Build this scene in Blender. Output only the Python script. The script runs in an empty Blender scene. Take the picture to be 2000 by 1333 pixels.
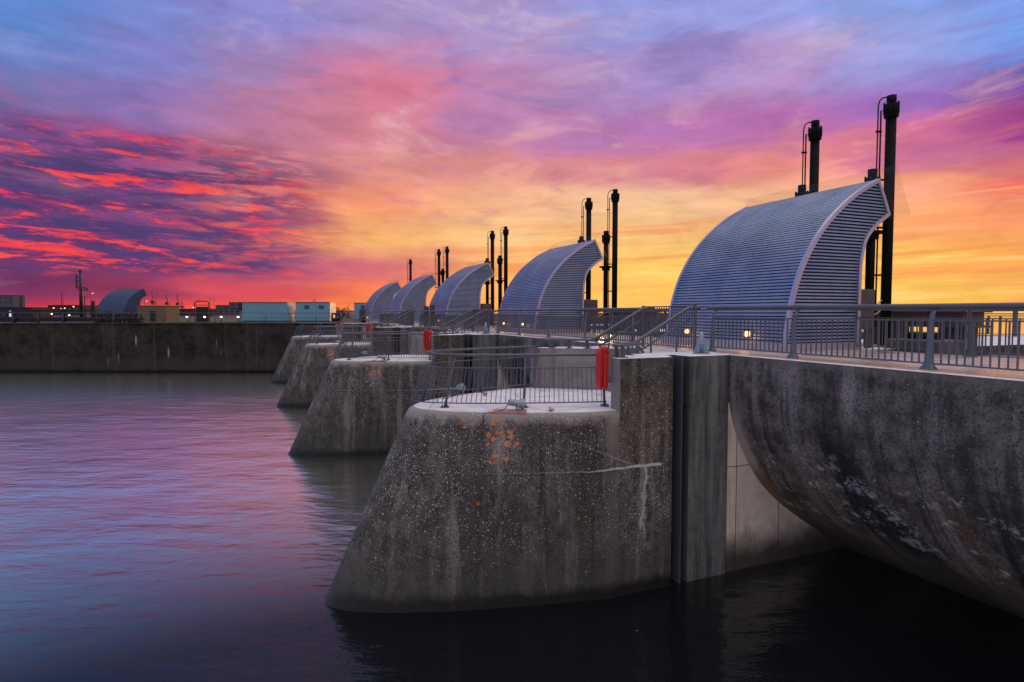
import bpy, bmesh, math, random
from mathutils import Vector, Matrix
random.seed(7)
S = bpy.context.scene
COL = S.collection
R = math.radians

# ------------------------------------------------------------------ camera
TH = R(23.13)                      # view axis, turned from the barrage line (+Y) towards +X
CT, ST = math.cos(TH), math.sin(TH)
WATER_Z, EYE = 0.0, 6.0
cam = bpy.data.cameras.new('camera'); cam_o = bpy.data.objects.new('camera', cam); COL.objects.link(cam_o)
cam_o.location = (0, 0, EYE)
cam_o.rotation_euler = (R(90 - 2.686), 0, -TH)
cam.sensor_width = 36; cam.lens = 36 * 1185 / 2000
cam.clip_start = 0.1; cam.clip_end = 12000
S.camera = cam_o
S.render.resolution_x, S.render.resolution_y = 1024, 682

def Q(r, d, z=0.0):                # quay frame: r across, d away from the lock wall's own normal
    return Vector((ST * d + CT * r, CT * d - ST * r, z))

# ------------------------------------------------------------------ node helpers
def lin(c):
    f = lambda x: x / 12.92 if x <= .04045 else ((x + .055) / 1.055) ** 2.4
    return tuple(f(x / 255) for x in c)
class NT:
    def __init__(s, nt): s.nt = nt
    def new(s, t): return s.nt.nodes.new(t)
    def put(s, sock, v):
        if isinstance(v, bpy.types.NodeSocket): s.nt.links.new(v, sock)
        elif v is not None:
            if isinstance(v, (tuple, list)) and len(v) == 3 and sock.type == 'RGBA': v = (*v, 1)
            sock.default_value = v
    def m(s, op, a, b=None, c=None, clamp=False):
        n = s.new('ShaderNodeMath'); n.operation = op; n.use_clamp = clamp
        s.put(n.inputs[0], a); s.put(n.inputs[1], b)
        if c is not None: s.put(n.inputs[2], c)
        return n.outputs[0]
    def add(s, a, b): return s.m('ADD', a, b)
    def sub(s, a, b): return s.m('SUBTRACT', a, b)
    def mul(s, a, b): return s.m('MULTIPLY', a, b)
    def mr(s, v, a, b, c=0.0, d=1.0, kind='SMOOTHSTEP'):
        n = s.new('ShaderNodeMapRange'); n.interpolation_type = kind
        s.put(n.inputs['Value'], v)
        for k, x in (('From Min', a), ('From Max', b), ('To Min', c), ('To Max', d)): s.put(n.inputs[k], x)
        return n.outputs['Result']
    def xyz(s, x, y, z):
        n = s.new('ShaderNodeCombineXYZ')
        for i, v in enumerate((x, y, z)): s.put(n.inputs[i], v)
        return n.outputs[0]
    def sep(s, v):
        n = s.new('ShaderNodeSeparateXYZ'); s.put(n.inputs[0], v); return n.outputs
    def vm(s, op, a, b):
        n = s.new('ShaderNodeVectorMath'); n.operation = op; s.put(n.inputs[0], a); s.put(n.inputs[1], b); return n.outputs[0]
    def noise(s, v, scale, detail=4, rough=.55, dist=0.0, out='Fac'):
        n = s.new('ShaderNodeTexNoise'); s.put(n.inputs['Vector'], v)
        n.inputs['Scale'].default_value = scale; n.inputs['Detail'].default_value = detail
        n.inputs['Roughness'].default_value = rough; n.inputs['Distortion'].default_value = dist
        return n.outputs[out]
    def voro(s, v, scale, out='Distance', feature='F1', rnd=1.0):
        n = s.new('ShaderNodeTexVoronoi'); n.feature = feature; s.put(n.inputs['Vector'], v)
        n.inputs['Scale'].default_value = scale; n.inputs['Randomness'].default_value = rnd
        return n.outputs[out]
    def mix(s, f, a, b, kind='MIX'):
        n = s.new('ShaderNodeMix'); n.data_type = 'RGBA'; n.blend_type = kind
        s.put(n.inputs['Factor'], f); s.put(n.inputs[6], a); s.put(n.inputs[7], b); return n.outputs[2]
    def ramp(s, f, stops, ip='LINEAR'):
        n = s.new('ShaderNodeValToRGB'); s.put(n.inputs[0], f); r = n.color_ramp; r.interpolation = ip
        while len(r.elements) < len(stops): r.elements.new(.5)
        for e, (p, c) in zip(r.elements, stops): e.position = p
        for e, (p, c) in zip(r.elements, stops): e.position = p; e.color = (*c, 1)
        return n.outputs[0]

# ------------------------------------------------------------------ sky (sunset, direction space)
world = bpy.data.worlds.new('World'); S.world = world; world.use_nodes = True
w = NT(world.node_tree); world.node_tree.nodes.clear()
dirv = w.new('ShaderNodeTexCoord').outputs['Generated']
dx, dy, dz = w.sep(dirv)
rr = w.sub(w.mul(dx, CT), w.mul(dy, ST)); dd = w.add(w.mul(dx, ST), w.mul(dy, CT))
az = w.mul(w.m('ARCTAN2', rr, dd), 180 / math.pi)              # degrees from the view axis, + right
el = w.mul(w.m('ARCSINE', dz), 180 / math.pi)
zc = w.add(w.m('MAXIMUM', dz, 0.0), .10)
plane = w.xyz(w.m('DIVIDE', rr, zc), w.m('DIVIDE', dd, zc), 0.0)     # flat cloud deck
streak = w.xyz(w.mul(w.add(az, w.mul(el, .9)), .045), w.mul(w.sub(el, w.mul(az, .06)), .30), 0.0)
n1 = w.sub(w.noise(plane, .55, 5, .6, .6), .5)
n2 = w.sub(w.noise(streak, 1.0, 5, .6, .5), .5)
n3 = w.sub(w.noise(w.vm('ADD', streak, (7.3, 2.1, 0)), 2.6, 6, .62, .8), .5)
low = w.mr(el, 0, 9, .25, 1)
azw = w.add(az, w.add(w.mul(n1, 15), w.mul(n3, 6)))
elw = w.add(el, w.mul(low, w.add(w.mul(n2, 6.0), w.mul(n3, 2.0))))
AZ = [-180, -110, -62, -46, -40.2, -32.3, -22.9, -11.9, 0, 11.9, 22.9, 32.3, 40.2, 60, 110, 180]
bk = [(168, 150, 188), (150, 130, 176), (140, 110, 160)]
ROWS = [
 (0,  [(206, 54, 70), (240, 70, 64), (255, 96, 58), (255, 142, 60), (255, 172, 66), (255, 188, 72), (255, 190, 78), (255, 194, 82), (250, 176, 70)], (180, 150, 178), (195, 140, 150)),
 (1.8,  [(118, 52, 94), (150, 58, 92), (214, 78, 92), (250, 120, 82), (255, 170, 86), (255, 202, 92), (255, 200, 92), (255, 200, 94), (254, 182, 90)], (178, 152, 184), (200, 140, 150)),
 (4,  [(112, 56, 104), (136, 60, 102), (160, 80, 116), (214, 108, 122), (255, 168, 100), (255, 206, 106), (255, 204, 100), (255, 192, 92), (250, 168, 86)], (172, 152, 188), (196, 140, 158)),
 (7,  [(122, 62, 118), (132, 66, 118), (222, 96, 92), (250, 182, 114), (252, 202, 140), (252, 190, 126), (252, 197, 126), (252, 182, 120), (250, 156, 108)], (166, 152, 194), (186, 138, 166)),
 (10, [(116, 70, 130), (122, 68, 130), (230, 118, 108), (244, 152, 114), (246, 186, 142), (248, 200, 156), (248, 188, 142), (246, 160, 130), (246, 112, 98)], (162, 154, 202), (176, 136, 176)),
 (13, [(118, 78, 138), (164, 84, 140), (204, 124, 138), (216, 140, 138), (220, 142, 140), (214, 130, 146), (232, 140, 134), (206, 110, 152), (146, 52, 138)], (160, 156, 208), (162, 132, 186)),
 (16, [(116, 124, 184), (132, 112, 176), (184, 122, 156), (214, 130, 146), (186, 126, 170), (180, 120, 180), (186, 112, 176), (154, 112, 190), (100, 82, 172)], (156, 158, 212), (140, 136, 200)),
 (20, [(92, 136, 206), (124, 130, 200), (160, 130, 180), (222, 126, 152), (188, 132, 176), (166, 140, 196), (184, 154, 206), (154, 160, 220), (116, 160, 234)], (152, 160, 216), (130, 150, 215)),
 (25, [(90, 142, 214), (116, 138, 208), (140, 140, 208), (168, 146, 198), (168, 150, 202), (150, 160, 226), (150, 160, 226), (130, 166, 236), (112, 164, 238)], (150, 160, 216), (130, 155, 222)),
 (36, [(178, 158, 200)] * 3 + [(108, 130, 190)] * 3 + [(108, 140, 206)] * 3, (150, 162, 214), (120, 146, 206)),
]
col = None
ZEN = (1.42, 1.26, 1.16)
axp = w.m('ADD', w.m('DIVIDE', azw, 360), .5)
prev = None
for e, cs, back, side in ROWS:
    lv = tuple(a + (b - a) * min(1, max(0, e - 5) / 17) for a, b in zip((214, 218, 250), (120, 144, 208)))
    bh = tuple(a + (b - a) * min(1, e / 25) for a, b in zip((186, 166, 172), (150, 146, 180)))
    full = [bh, lv, lv, tuple(.5 * a + .5 * b for a, b in zip(lv, cs[0]))] + cs + [tuple((a + b) / 2 for a, b in zip(side, cs[-1])), bh, bh]
    c = w.ramp(axp, [((a + 180) / 360, lin(x)) for a, x in zip(AZ, full)], 'EASE')
    col = c if col is None else w.mix(w.mr(elw, prev, e), col, c)
    prev = e
lake = w.mul(w.mul(w.mr(az, -150, -115), w.mr(az, -10, -35)), w.mr(el, 82, 66))
col = w.mix(w.mr(el, 32, 58), col, w.mix(lake, ZEN, (.20, .27, .47)))  # unseen upper sky: raised to light the foreground, bluer where hoods mirror it
# dark, torn clouds with lit red fringes low on the left
ms = w.xyz(w.mul(w.add(az, w.mul(el, .35)), .112), w.mul(w.sub(el, w.mul(az, -.022)), .66), 0.0)
wrp = w.vm('ADD', ms, w.vm('SCALE', w.noise(ms, 1.1, 3, .5, 0, 'Color'), (0, 0, 0)))
c1 = w.noise(ms, 1.25, 10, .70, .35)
c2 = w.noise(w.vm('ADD', ms, (3.7, 9.2, 1.0)), 1.7, 10, .72, .4)
reg = w.mul(w.mul(w.mr(w.add(az, w.mul(n1, 18)), -12, -26, 0, 1), w.mr(az, -58, -46, 0, 1)),
            w.mul(w.mr(w.add(el, w.mul(n2, 4)), 15.5, 11.5, 0, 1), w.mr(el, 2.2, 4.0, 0, 1)))
dark = w.mul(reg, w.mr(c1, .40, .53, 0, .92))
col = w.mix(dark, col, w.mix(w.mr(c2, .42, .58, 0, 1), lin((70, 64, 114)), lin((104, 56, 112))))
c3 = w.noise(w.vm('ADD', ms, (1.7, 4.2, 6.0)), 3.6, 8, .70, .3)
edge = w.mul(reg, w.mul(w.mr(w.add(c2, w.mul(w.sub(c3, .5), .30)), .515, .62, 0, .95), w.mr(c3, .28, .48, .45, 1)))
col = w.mix(edge, col, w.mix(w.mr(c3, .4, .62, 0, 1), lin((226, 62, 92)), lin((255, 82, 66))))
# thin lit streaks nearer the sun, soft bands elsewhere
st2 = w.noise(w.xyz(w.mul(az, .05), w.mul(w.add(el, w.mul(az, -.02)), 1.1), 3.0), 1.0, 6, .6, .4)
sreg = w.mul(w.mr(el, 12, 6, 0, 1), w.mr(az, -14, 4, 0, 1))
col = w.mix(w.mul(sreg, w.mr(st2, .50, .62, 0, .55)), col, lin((244, 146, 92)))
col = w.mix(w.mul(sreg, w.mr(st2, .46, .36, 0, .45)), col, lin((255, 226, 150)))
puff = w.xyz(w.mul(w.sub(az, w.mul(el, .8)), .075), w.mul(w.add(el, w.mul(az, .10)), .24), 0.0)
n4 = w.sub(w.noise(puff, 1.0, 7, .60, .7), .5)
n5 = w.sub(w.noise(w.vm('ADD', puff, (5.2, 8.8, 2.0)), 2.3, 8, .62, .5), .5)
upper = w.mul(w.mr(el, 6, 11, 0, 1), w.mr(el, 34, 25, 0, 1))
col = w.mix(w.mul(w.mul(upper, w.mr(az, -30, -14, .25, 1)), w.mr(n4, .02, .17, 0, .55)), col, w.mix(w.mr(el, 11, 22, 0, 1), lin((248, 172, 150)), lin((206, 178, 206))))
col = w.mix(w.mul(upper, w.mr(n4, -.02, -.17, 0, .5)), col, w.mix(w.mr(el, 10, 20, 0, 1), lin((188, 106, 140)), lin((132, 120, 188))))
gl = w.m('EXPONENT', w.mul(w.add(w.m('POWER', w.mul(w.sub(az, 8.5), .065), 2.0), w.m('POWER', w.mul(w.sub(el, .8), .32), 2.0)), -1.0))
col = w.mix(w.mul(gl, .75), col, (1.25, .56, .13))
br = w.add(1.0, w.mul(w.mr(el, 40, 24, 0, 1), w.add(w.mul(n5, .70), w.add(w.mul(n3, .16), w.mul(n1, .12)))))
vmn = w.new('ShaderNodeVectorMath'); vmn.operation = 'SCALE'; w.put(vmn.inputs[0], col); w.put(vmn.inputs['Scale'], br)
bg = w.new('ShaderNodeBackground'); w.put(bg.inputs[0], vmn.outputs[0]); bg.inputs[1].default_value = 1.0
wo = w.new('ShaderNodeOutputWorld'); world.node_tree.links.new(bg.outputs[0], wo.inputs[0])

# ------------------------------------------------------------------ sun (on the horizon, behind the second hood)
sun = bpy.data.lights.new('sun', 'SUN'); sun.energy = 0.9; sun.angle = R(2.0); sun.color = (1.0, .42, .13)
sun_o = bpy.data.objects.new('sun', sun); COL.objects.link(sun_o)
saz, sel = TH + R(9.0), R(1.6)
sd = Vector((math.sin(saz) * math.cos(sel), math.cos(saz) * math.cos(sel), math.sin(sel)))
sun_o.rotation_euler = (-sd).to_track_quat('-Z', 'Y').to_euler()
S.view_settings.view_transform = 'Standard'; S.view_settings.look = 'None'
S.view_settings.exposure = 0.0; S.view_settings.gamma = 1.0

# ------------------------------------------------------------------ materials
def mat(name):
    m = bpy.data.materials.new(name); m.use_nodes = True
    n = NT(m.node_tree); b = m.node_tree.nodes['Principled BSDF']
    return m, n, b
def bump(n, b, h, strength=.3, dist=.02):
    k = n.new('ShaderNodeBump'); k.inputs['Strength'].default_value = strength; k.inputs['Distance'].default_value = dist
    n.put(k.inputs['Height'], h); n.put(b.inputs['Normal'], k.outputs[0])
def coords(n, kind='Object', vary=True):
    o = n.new('ShaderNodeTexCoord').outputs[kind]
    if not vary: return o, o
    rn = n.new('ShaderNodeObjectInfo').outputs['Random']
    return o, n.vm('ADD', o, n.xyz(n.mul(rn, 37), n.mul(rn, 53), n.mul(rn, 0)))
def simple(name, c, rough=.5, metal=0.0, var=.25, scale=6.0, bmp=0.0):
    m, n, b = mat(name); o, v = coords(n)
    if name == 'black_steel': b.inputs['Specular IOR Level'].default_value = .12
    f = n.noise(v, scale, 5, .6)
    n.put(b.inputs['Base Color'], n.mix(f, tuple(x * (1 - var) for x in c), tuple(min(1, x * (1 + var)) for x in c)))
    n.put(b.inputs['Roughness'], n.mr(n.noise(v, scale * 3, 3), .3, .7, rough * .85, min(1, rough * 1.15)))
    b.inputs['Metallic'].default_value = metal
    if bmp: bump(n, b, n.noise(v, scale * 8, 4), bmp, .01)
    return m
def emit(name, c, st):
    m, n, b = mat(name); b.inputs['Base Color'].default_value = (*c, 1)
    b.inputs['Emission Color'].default_value = (*c, 1); b.inputs['Emission Strength'].default_value = st
    return m

def pier_material():
    m, n, b = mat('lichen_concrete'); o, v = coords(n)
    x, y, z = n.sep(o)
    big = n.noise(v, .8, 5, .6); fine = n.noise(v, 14, 6, .7); mid = n.noise(v, 3.2, 5, .62)
    strv = n.vm('MULTIPLY', v, (1.0, 1.0, .08))
    strk = n.noise(strv, 3.0, 4, .6); strk2 = n.noise(n.vm('ADD', strv, (5, 9, 0)), 7.0, 3, .6)
    c = n.mix(n.mr(mid, .30, .70), (.070, .062, .053), (.150, .134, .114))
    c = n.mix(n.mr(big, .42, .66, 0, .65), c, (.080, .080, .070))
    c = n.mix(n.mr(strk, .52, .66, 0, .8), c, (.31, .275, .24))
    c = n.mix(n.mr(strk2, .53, .66, 0, .75), c, (.038, .034, .030))
    f2 = n.noise(v, 24, 6, .75); f3 = n.noise(n.vm('ADD', v, (11, 3, 5)), 46, 4, .7)
    c = n.mix(n.mul(n.mr(f2, .47, .60, 0, .85), n.mr(mid, .62, .40, .45, 1)), c, (.024, .020, .017))
    c = n.mix(n.mr(f3, .55, .68, 0, .55), c, (.30, .265, .225))
    c = n.mix(n.mr(n.noise(strv, 1.1, 3, .5), .48, .62, 0, .45), c, (.045, .040, .035))
    # paler band under the platform edge
    lipn = n.add(z, n.mul(n.sub(n.noise(v, 3.5, 4), .5), .55))
    lip = n.mul(n.mul(n.mr(lipn, 3.66, 3.90), n.mr(z, 4.0, 3.97)), n.mr(x, .02, -.02))
    c = n.mix(n.mul(lip, .8), c, (.34, .30, .28))
    # white specks
    def spots(scale, rad, prob, dens):
        d = n.voro(v, scale); k = n.new('ShaderNodeTexVoronoi'); n.put(k.inputs['Vector'], v); k.inputs['Scale'].default_value = scale
        rnd = n.sep(k.outputs['Color'])[0]
        return n.mul(n.mr(d, rad, rad * .6), n.mr(n.add(rnd, n.mul(dens, 1.1)), prob, prob + .03))
    dens = n.sub(n.noise(v, 1.3, 3), n.m('ABSOLUTE', n.mul(n.sub(z, 3.0), .16)))
    s1 = spots(24, .30, 1.10, dens); s2 = spots(11, .22, 1.22, dens); s3 = spots(46, .34, 1.02, dens)
    c = n.mix(n.m('MAXIMUM', n.mul(s1, .9), n.m('MAXIMUM', n.mul(s2, .85), n.mul(s3, .6))), c, (.66, .62, .61))
    # orange lichen under the lamp bracket and sprinkled about
    def blob(cx, cz, rx, rz):
        return n.m('EXPONENT', n.mul(n.add(n.m('POWER', n.m('DIVIDE', n.sub(x, cx), rx), 2.0), n.m('POWER', n.m('DIVIDE', n.sub(z, cz), rz), 2.0)), -1.0))
    near = n.mr(y, 0.0, -.4)
    ob = n.mul(near, blob(-2.42, 3.42, .24, .36))
    ov = n.vm('ADD', v, n.vm('MULTIPLY', n.noise(v, 14, 3, .6, 0, 'Color'), (.06, .06, .06)))
    k9 = n.new('ShaderNodeTexVoronoi'); n.put(k9.inputs['Vector'], ov); k9.inputs['Scale'].default_value = 9.5
    rnd9 = n.sep(k9.outputs['Color'])[0]
    rad9 = n.mul(n.add(n.mul(rnd9, .25), .28), 1.0)
    spot9 = n.mul(n.m('LESS_THAN', k9.outputs['Distance'], rad9), n.mr(n.add(rnd9, n.mul(ob, .95)), .86, .92))
    c = n.mix(n.mul(n.mul(spot9, n.mr(ob, .06, .12)), n.mr(n.noise(v, 40, 3, .7), .32, .55, .35, .95)), c, (.80, .235, .018))
    pal = n.mul(near, blob(-2.36, 3.30, .26, .5))
    c = n.mix(n.mul(pal, n.mr(n.noise(v, 34, 3, .75), .47, .60, 0, .8)), c, (.56, .52, .51))
    ob2 = n.mul(near, blob(.55, 3.75, .7, .75))
    c = n.mix(n.mul(n.mr(ob2, .1, .6, 0, .8), n.mr(n.noise(v, 17, 4, .6), .54, .66)), c, (.34, .17, .035))
    sp = n.voro(v, 3.1); kk = n.new('ShaderNodeTexVoronoi'); n.put(kk.inputs['Vector'], v); kk.inputs['Scale'].default_value = 3.1
    c = n.mix(n.mul(n.mr(sp, .15, .10), n.mr(n.sep(kk.outputs['Color'])[1], .90, .93)), c, (.36, .13, .03))
    vb = n.mul(n.mr(n.m('ABSOLUTE', n.sub(x, n.add(-.16, n.mul(n.sub(big, .5), .15)))), .22, .08), n.mr(z, 2.6, 3.5, .25, 1))
    c = n.mix(n.mul(vb, .6), c, (.30, .26, .22))
    jn = n.m('ABSOLUTE', n.sub(z, n.add(2.70, n.mul(n.sub(fine, .5), .03)))); c = n.mix(n.mul(n.mr(jn, .03, .008), .22), c, (.02, .018, .016))
    # calcite along the pour joint and down from it, on the near face
    wob = n.sub(n.noise(n.xyz(x, 0.0, n.mul(z, .6)), 3.5, 5, .65), .5)
    jz = n.add(2.74, n.mul(wob, .10))
    jl = n.m('ABSOLUTE', n.sub(z, jz))
    wid = n.mr(x, -1.2, .9, .008, .05)
    jm = n.mul(n.mul(n.mr(jl, wid, n.mul(wid, .35)), n.mr(x, -3.2, .6, .12, 1.0)), n.mr(x, 1.10, 1.04))
    dl = n.m('ABSOLUTE', n.sub(x, n.add(n.add(.66, n.mul(n.sub(z, 2.7), .05)), n.mul(wob, .55))))
    dm = n.mul(n.mul(n.mr(dl, .05, .01), n.mr(z, .9, 1.7)), n.mr(z, 2.75, 2.70))
    web = n.mul(n.mr(n.voro(n.vm('ADD', v, n.vm('SCALE', v, (0, 0, 0))), 5.5, 'Distance', 'DISTANCE_TO_EDGE'), .055, .01), blob(.66, 1.7, .50, 1.05))
    dg = n.m('ABSOLUTE', n.sub(z, n.add(n.add(2.78, n.mul(n.sub(.35, x), .42)), n.mul(wob, .05))))
    dgm = n.mul(n.mul(n.mr(dg, .02, .005), n.mr(x, .36, .30)), n.mr(x, -1.6, .2, 0, .38))
    cal = n.mul(near, n.m('MAXIMUM', n.m('MAXIMUM', jm, n.mul(dm, .8)), n.m('MAXIMUM', n.mul(web, n.mr(n.noise(v, 4, 4, .6), .42, .6)), dgm)))
    c = n.mix(n.mul(cal, n.mr(fine, .25, .6, .5, 1.0)), c, (.66, .68, .70))
    wash = n.mul(near, blob(.70, 1.5, .45, 1.2))
    c = n.mix(n.mul(wash, n.mr(n.noise(strv, 6, 5, .65), .42, .7, 0, .55)), c, (.20, .20, .20))
    # green-grey low down, dark wet tide line
    c = n.mix(n.mr(n.add(z, n.mul(n.sub(big, .5), 1.2)), 1.7, .4, 0, .5), c, (.050, .056, .052))
    tide = n.mr(n.add(z, n.mul(n.sub(mid, .5), .22)), .42, .14)
    c = n.mix(n.mul(tide, .92), c, (.010, .009, .008))
    n.put(b.inputs['Base Color'], c)
    n.put(b.inputs['Roughness'], n.mr(tide, 0, 1, .88, .4)); b.inputs['Specular IOR Level'].default_value = .3
    bump(n, b, n.add(fine, n.mul(mid, 1.5)), .55, .02)
    return m

def wall_material():               # curved gate wall: UV = metres along the bay / metres down the face
    m, n, b = mat('streaked_concrete'); uv = n.new('ShaderNodeTexCoord').outputs['UV']
    rn = n.new('ShaderNodeObjectInfo').outputs['Random']
    u0, v0, _ = n.sep(uv)
    u = n.add(u0, n.mul(rn, 0.0))
    p = n.xyz(u, v0, n.mul(rn, 20))
    st = n.xyz(u, n.mul(v0, .10), n.mul(rn, 20))
    mid = n.noise(p, 2.6, 6, .65); fine = n.noise(p, 16, 5, .7); big = n.noise(p, .55, 4, .6)
    s1 = n.noise(st, 2.0, 4, .6, .2); s2 = n.noise(n.vm('ADD', st, (3, 1, 7)), 4.2, 5, .6, .2)
    c = n.mix(n.mr(mid, .3, .7), (.078, .068, .058), (.255, .220, .190))
    c = n.mix(n.mr(s1, .50, .66, 0, .75), c, (.37, .32, .295))
    c = n.mix(n.mr(s2, .50, .66, 0, .6), c, (.022, .020, .019))
    s3 = n.noise(n.vm('ADD', st, (9, 4, 2)), 1.1, 3, .55, .3)
    c = n.mix(n.mul(n.mr(s3, .50, .58, 0, .85), n.mr(v0, .5, 1.8, .2, 1)), c, (.020, .018, .017))
    c = n.mix(n.mul(n.mr(n.m('ABSOLUTE', n.sub(s3, .46)), .035, .01), n.mr(v0, 1.6, 3.0, 0, .55)), c, (.20, .105, .045))
    c = n.mix(n.mr(s1, .42, .32, 0, .8), c, (.030, .030, .031))
    c = n.mix(n.mr(n.noise(p, 26, 6, .75), .48, .62, 0, .8), c, (.022, .019, .017))
    d1 = n.voro(p, 17); k = n.new('ShaderNodeTexVoronoi'); n.put(k.inputs['Vector'], p); k.inputs['Scale'].default_value = 17
    c = n.mix(n.mul(n.mul(n.mr(d1, .26, .14), n.mr(n.sep(k.outputs['Color'])[0], .88, .92)), .8), c, (.42, .38, .37))
    # crusts of pale lichen over the belly of the curve
    belly = n.mul(n.mr(v0, 1.2, 2.6), n.mr(v0, 5.2, 4.2))
    pm = n.mul(n.mr(n.add(n.noise(p, 2.3, 7, .72, .4), n.mul(n.sub(big, .5), .35)), .555, .61), n.mr(n.noise(p, 10, 5, .72), .44, .56))
    c = n.mix(n.mul(belly, n.mul(pm, .75)), c, (.58, .53, .53))
    pv = n.voro(n.vm('ADD', p, n.vm('MULTIPLY', n.noise(p, 4, 3, .6, 0, 'Color'), (.25, .25, 0))), 2.4)
    k2 = n.new('ShaderNodeTexVoronoi'); n.put(k2.inputs['Vector'], n.vm('ADD', p, n.vm('MULTIPLY', n.noise(p, 4, 3, .6, 0, 'Color'), (.25, .25, 0)))); k2.inputs['Scale'].default_value = 2.4
    c = n.mix(n.mul(n.mul(n.mr(pv, .26, .12), n.mr(n.sep(k2.outputs['Color'])[0], .64, .70)), n.mul(belly, n.mr(n.noise(p, 20, 3, .7), .35, .6, .1, .9))), c, (.66, .66, .68))
    # sheltered pale strip and brown algae against the pier
    ed = n.mr(n.add(u0, n.mul(n.sub(n.noise(p, 2.2, 4), .5), .35)), 9.35, 9.62)
    c = n.mix(n.mul(n.mul(ed, n.mr(v0, 1.0, 1.7)), .85), c, n.mix(n.mr(v0, 2.5, 3.2), (.50, .41, .37), (.24, .15, .10)))
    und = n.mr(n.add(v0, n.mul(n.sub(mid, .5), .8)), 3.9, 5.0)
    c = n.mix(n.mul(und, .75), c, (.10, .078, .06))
    c = n.mix(n.mul(n.mr(n.m('ABSOLUTE', n.sub(n.m('FRACT', n.mul(u0, .62)), .5)), .010, .002), n.mr(v0, .6, 2.0, 0, .8)), c, (.016, .014, .013))
    c = n.mix(n.mr(n.add(v0, n.mul(n.sub(mid, .5), .2)), .18, .05, 0, .5), c, (.20, .17, .155))
    n.put(b.inputs['Base Color'], c); b.inputs['Roughness'].default_value = .9; b.inputs['Specular IOR Level'].default_value = .25
    bump(n, b, n.add(fine, mid), .55, .02)
    return m

def plain_concrete(name, a, c2, top=False):
    m, n, b = mat(name); o, v = coords(n)
    f = n.noise(v, 2.2, 6, .65); g = n.noise(v, 18, 4, .7)
    if name == 'streaked_slot_concrete':
        sv = n.vm('MULTIPLY', v, (1, 1, .06))
        f = n.add(n.mul(n.noise(sv, 5.5, 6, .68), .75), n.mul(n.noise(v, 5, 6, .7), .28))
    c = n.mix(n.mr(f, .3, .7), a, c2)
    if top:
        c = n.mix(n.mr(n.noise(v, 1.3, 6, .7), .52, .72, 0, .35), c, tuple(x * .55 for x in a))
        c = n.mix(n.mul(n.mr(n.voro(n.vm('ADD', v, n.vm('MULTIPLY', n.noise(v, 3, 3, .6, 0, 'Color'), (.2, .2, .2))), .62, 'Distance', 'DISTANCE_TO_EDGE'), .012, .003), .6), c, (.12, .11, .11))
    if not top: c = n.mix(n.mr(n.noise(n.vm('MULTIPLY', v, (1, 1, .1)), 3.5, 4, .6), .55, .7, 0, .5), c, tuple(x * .45 for x in a))
    c = n.mix(n.mr(g, .6, .78, 0, .5), c, tuple(x * .5 for x in a))
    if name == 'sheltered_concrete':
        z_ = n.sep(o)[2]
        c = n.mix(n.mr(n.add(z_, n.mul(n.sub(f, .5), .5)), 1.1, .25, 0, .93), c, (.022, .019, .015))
        x_ = n.sep(o)[0]; c = n.mix(n.mr(n.m('ABSOLUTE', n.sub(n.m('FRACT', n.mul(x_, .75)), .42)), .014, .004, 0, .85), c, (.05, .03, .02))
        c = n.mix(n.mr(n.m('ABSOLUTE', n.sub(z_, n.add(2.45, n.mul(n.sub(f, .5), .06)))), .02, .006, 0, .7), c, (.09, .07, .06))
    n.put(b.inputs['Base Color'], c); b.inputs['Roughness'].default_value = .85
    bump(n, b, g, .25, .01)
    return m

def quay_material():
    m, n, b = mat('quay_concrete'); o = n.new('ShaderNodeTexCoord').outputs['Object']; x, y, z = n.sep(o)
    f = n.noise(o, .9, 6, .65); g = n.noise(o, 5, 5, .7); st = n.noise(n.vm('MULTIPLY', o, (1, 1, .05)), 1.3, 5, .65)
    c = n.mix(n.mr(f, .3, .7), (.020, .016, .012), (.062, .051, .041))
    c = n.mix(n.mr(st, .55, .72, 0, .7), c, (.095, .082, .070))
    c = n.mix(n.mr(g, .52, .75, 0, .7), c, (.008, .008, .008))
    band = n.mul(n.mr(z, .2, .5), n.mr(z, 1.9, 1.2)); c = n.mix(n.mul(band, .45), c, (.06, .058, .056))
    fx = n.m('ABSOLUTE', n.sub(n.m('FRACT', n.m('DIVIDE', x, 10.2)), .5)); c = n.mix(n.mr(fx, .006, .002, 0, .8), c, (.085, .078, .072))
    # leached white drips
    dp = n.xyz(x, 0.0, n.mul(z, .33)); d = n.voro(dp, .55); k = n.new('ShaderNodeTexVoronoi'); n.put(k.inputs['Vector'], dp); k.inputs['Scale'].default_value = .55
    c = n.mix(n.mul(n.mr(n.voro(n.vm('MULTIPLY', dp, (3, 1, 1.6)), .42), .17, .02), n.mr(n.noise(o, .35, 2), .40, .5)), c, (.42, .38, .35))
    c = n.mix(n.mr(z, .32, .12, 0, .9), c, (.006, .006, .006))
    n.put(b.inputs['Base Color'], c); b.inputs['Roughness'].default_value = .9; b.inputs['Specular IOR Level'].default_value = .2
    bump(n, b, g, .3, .03)
    return m

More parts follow.
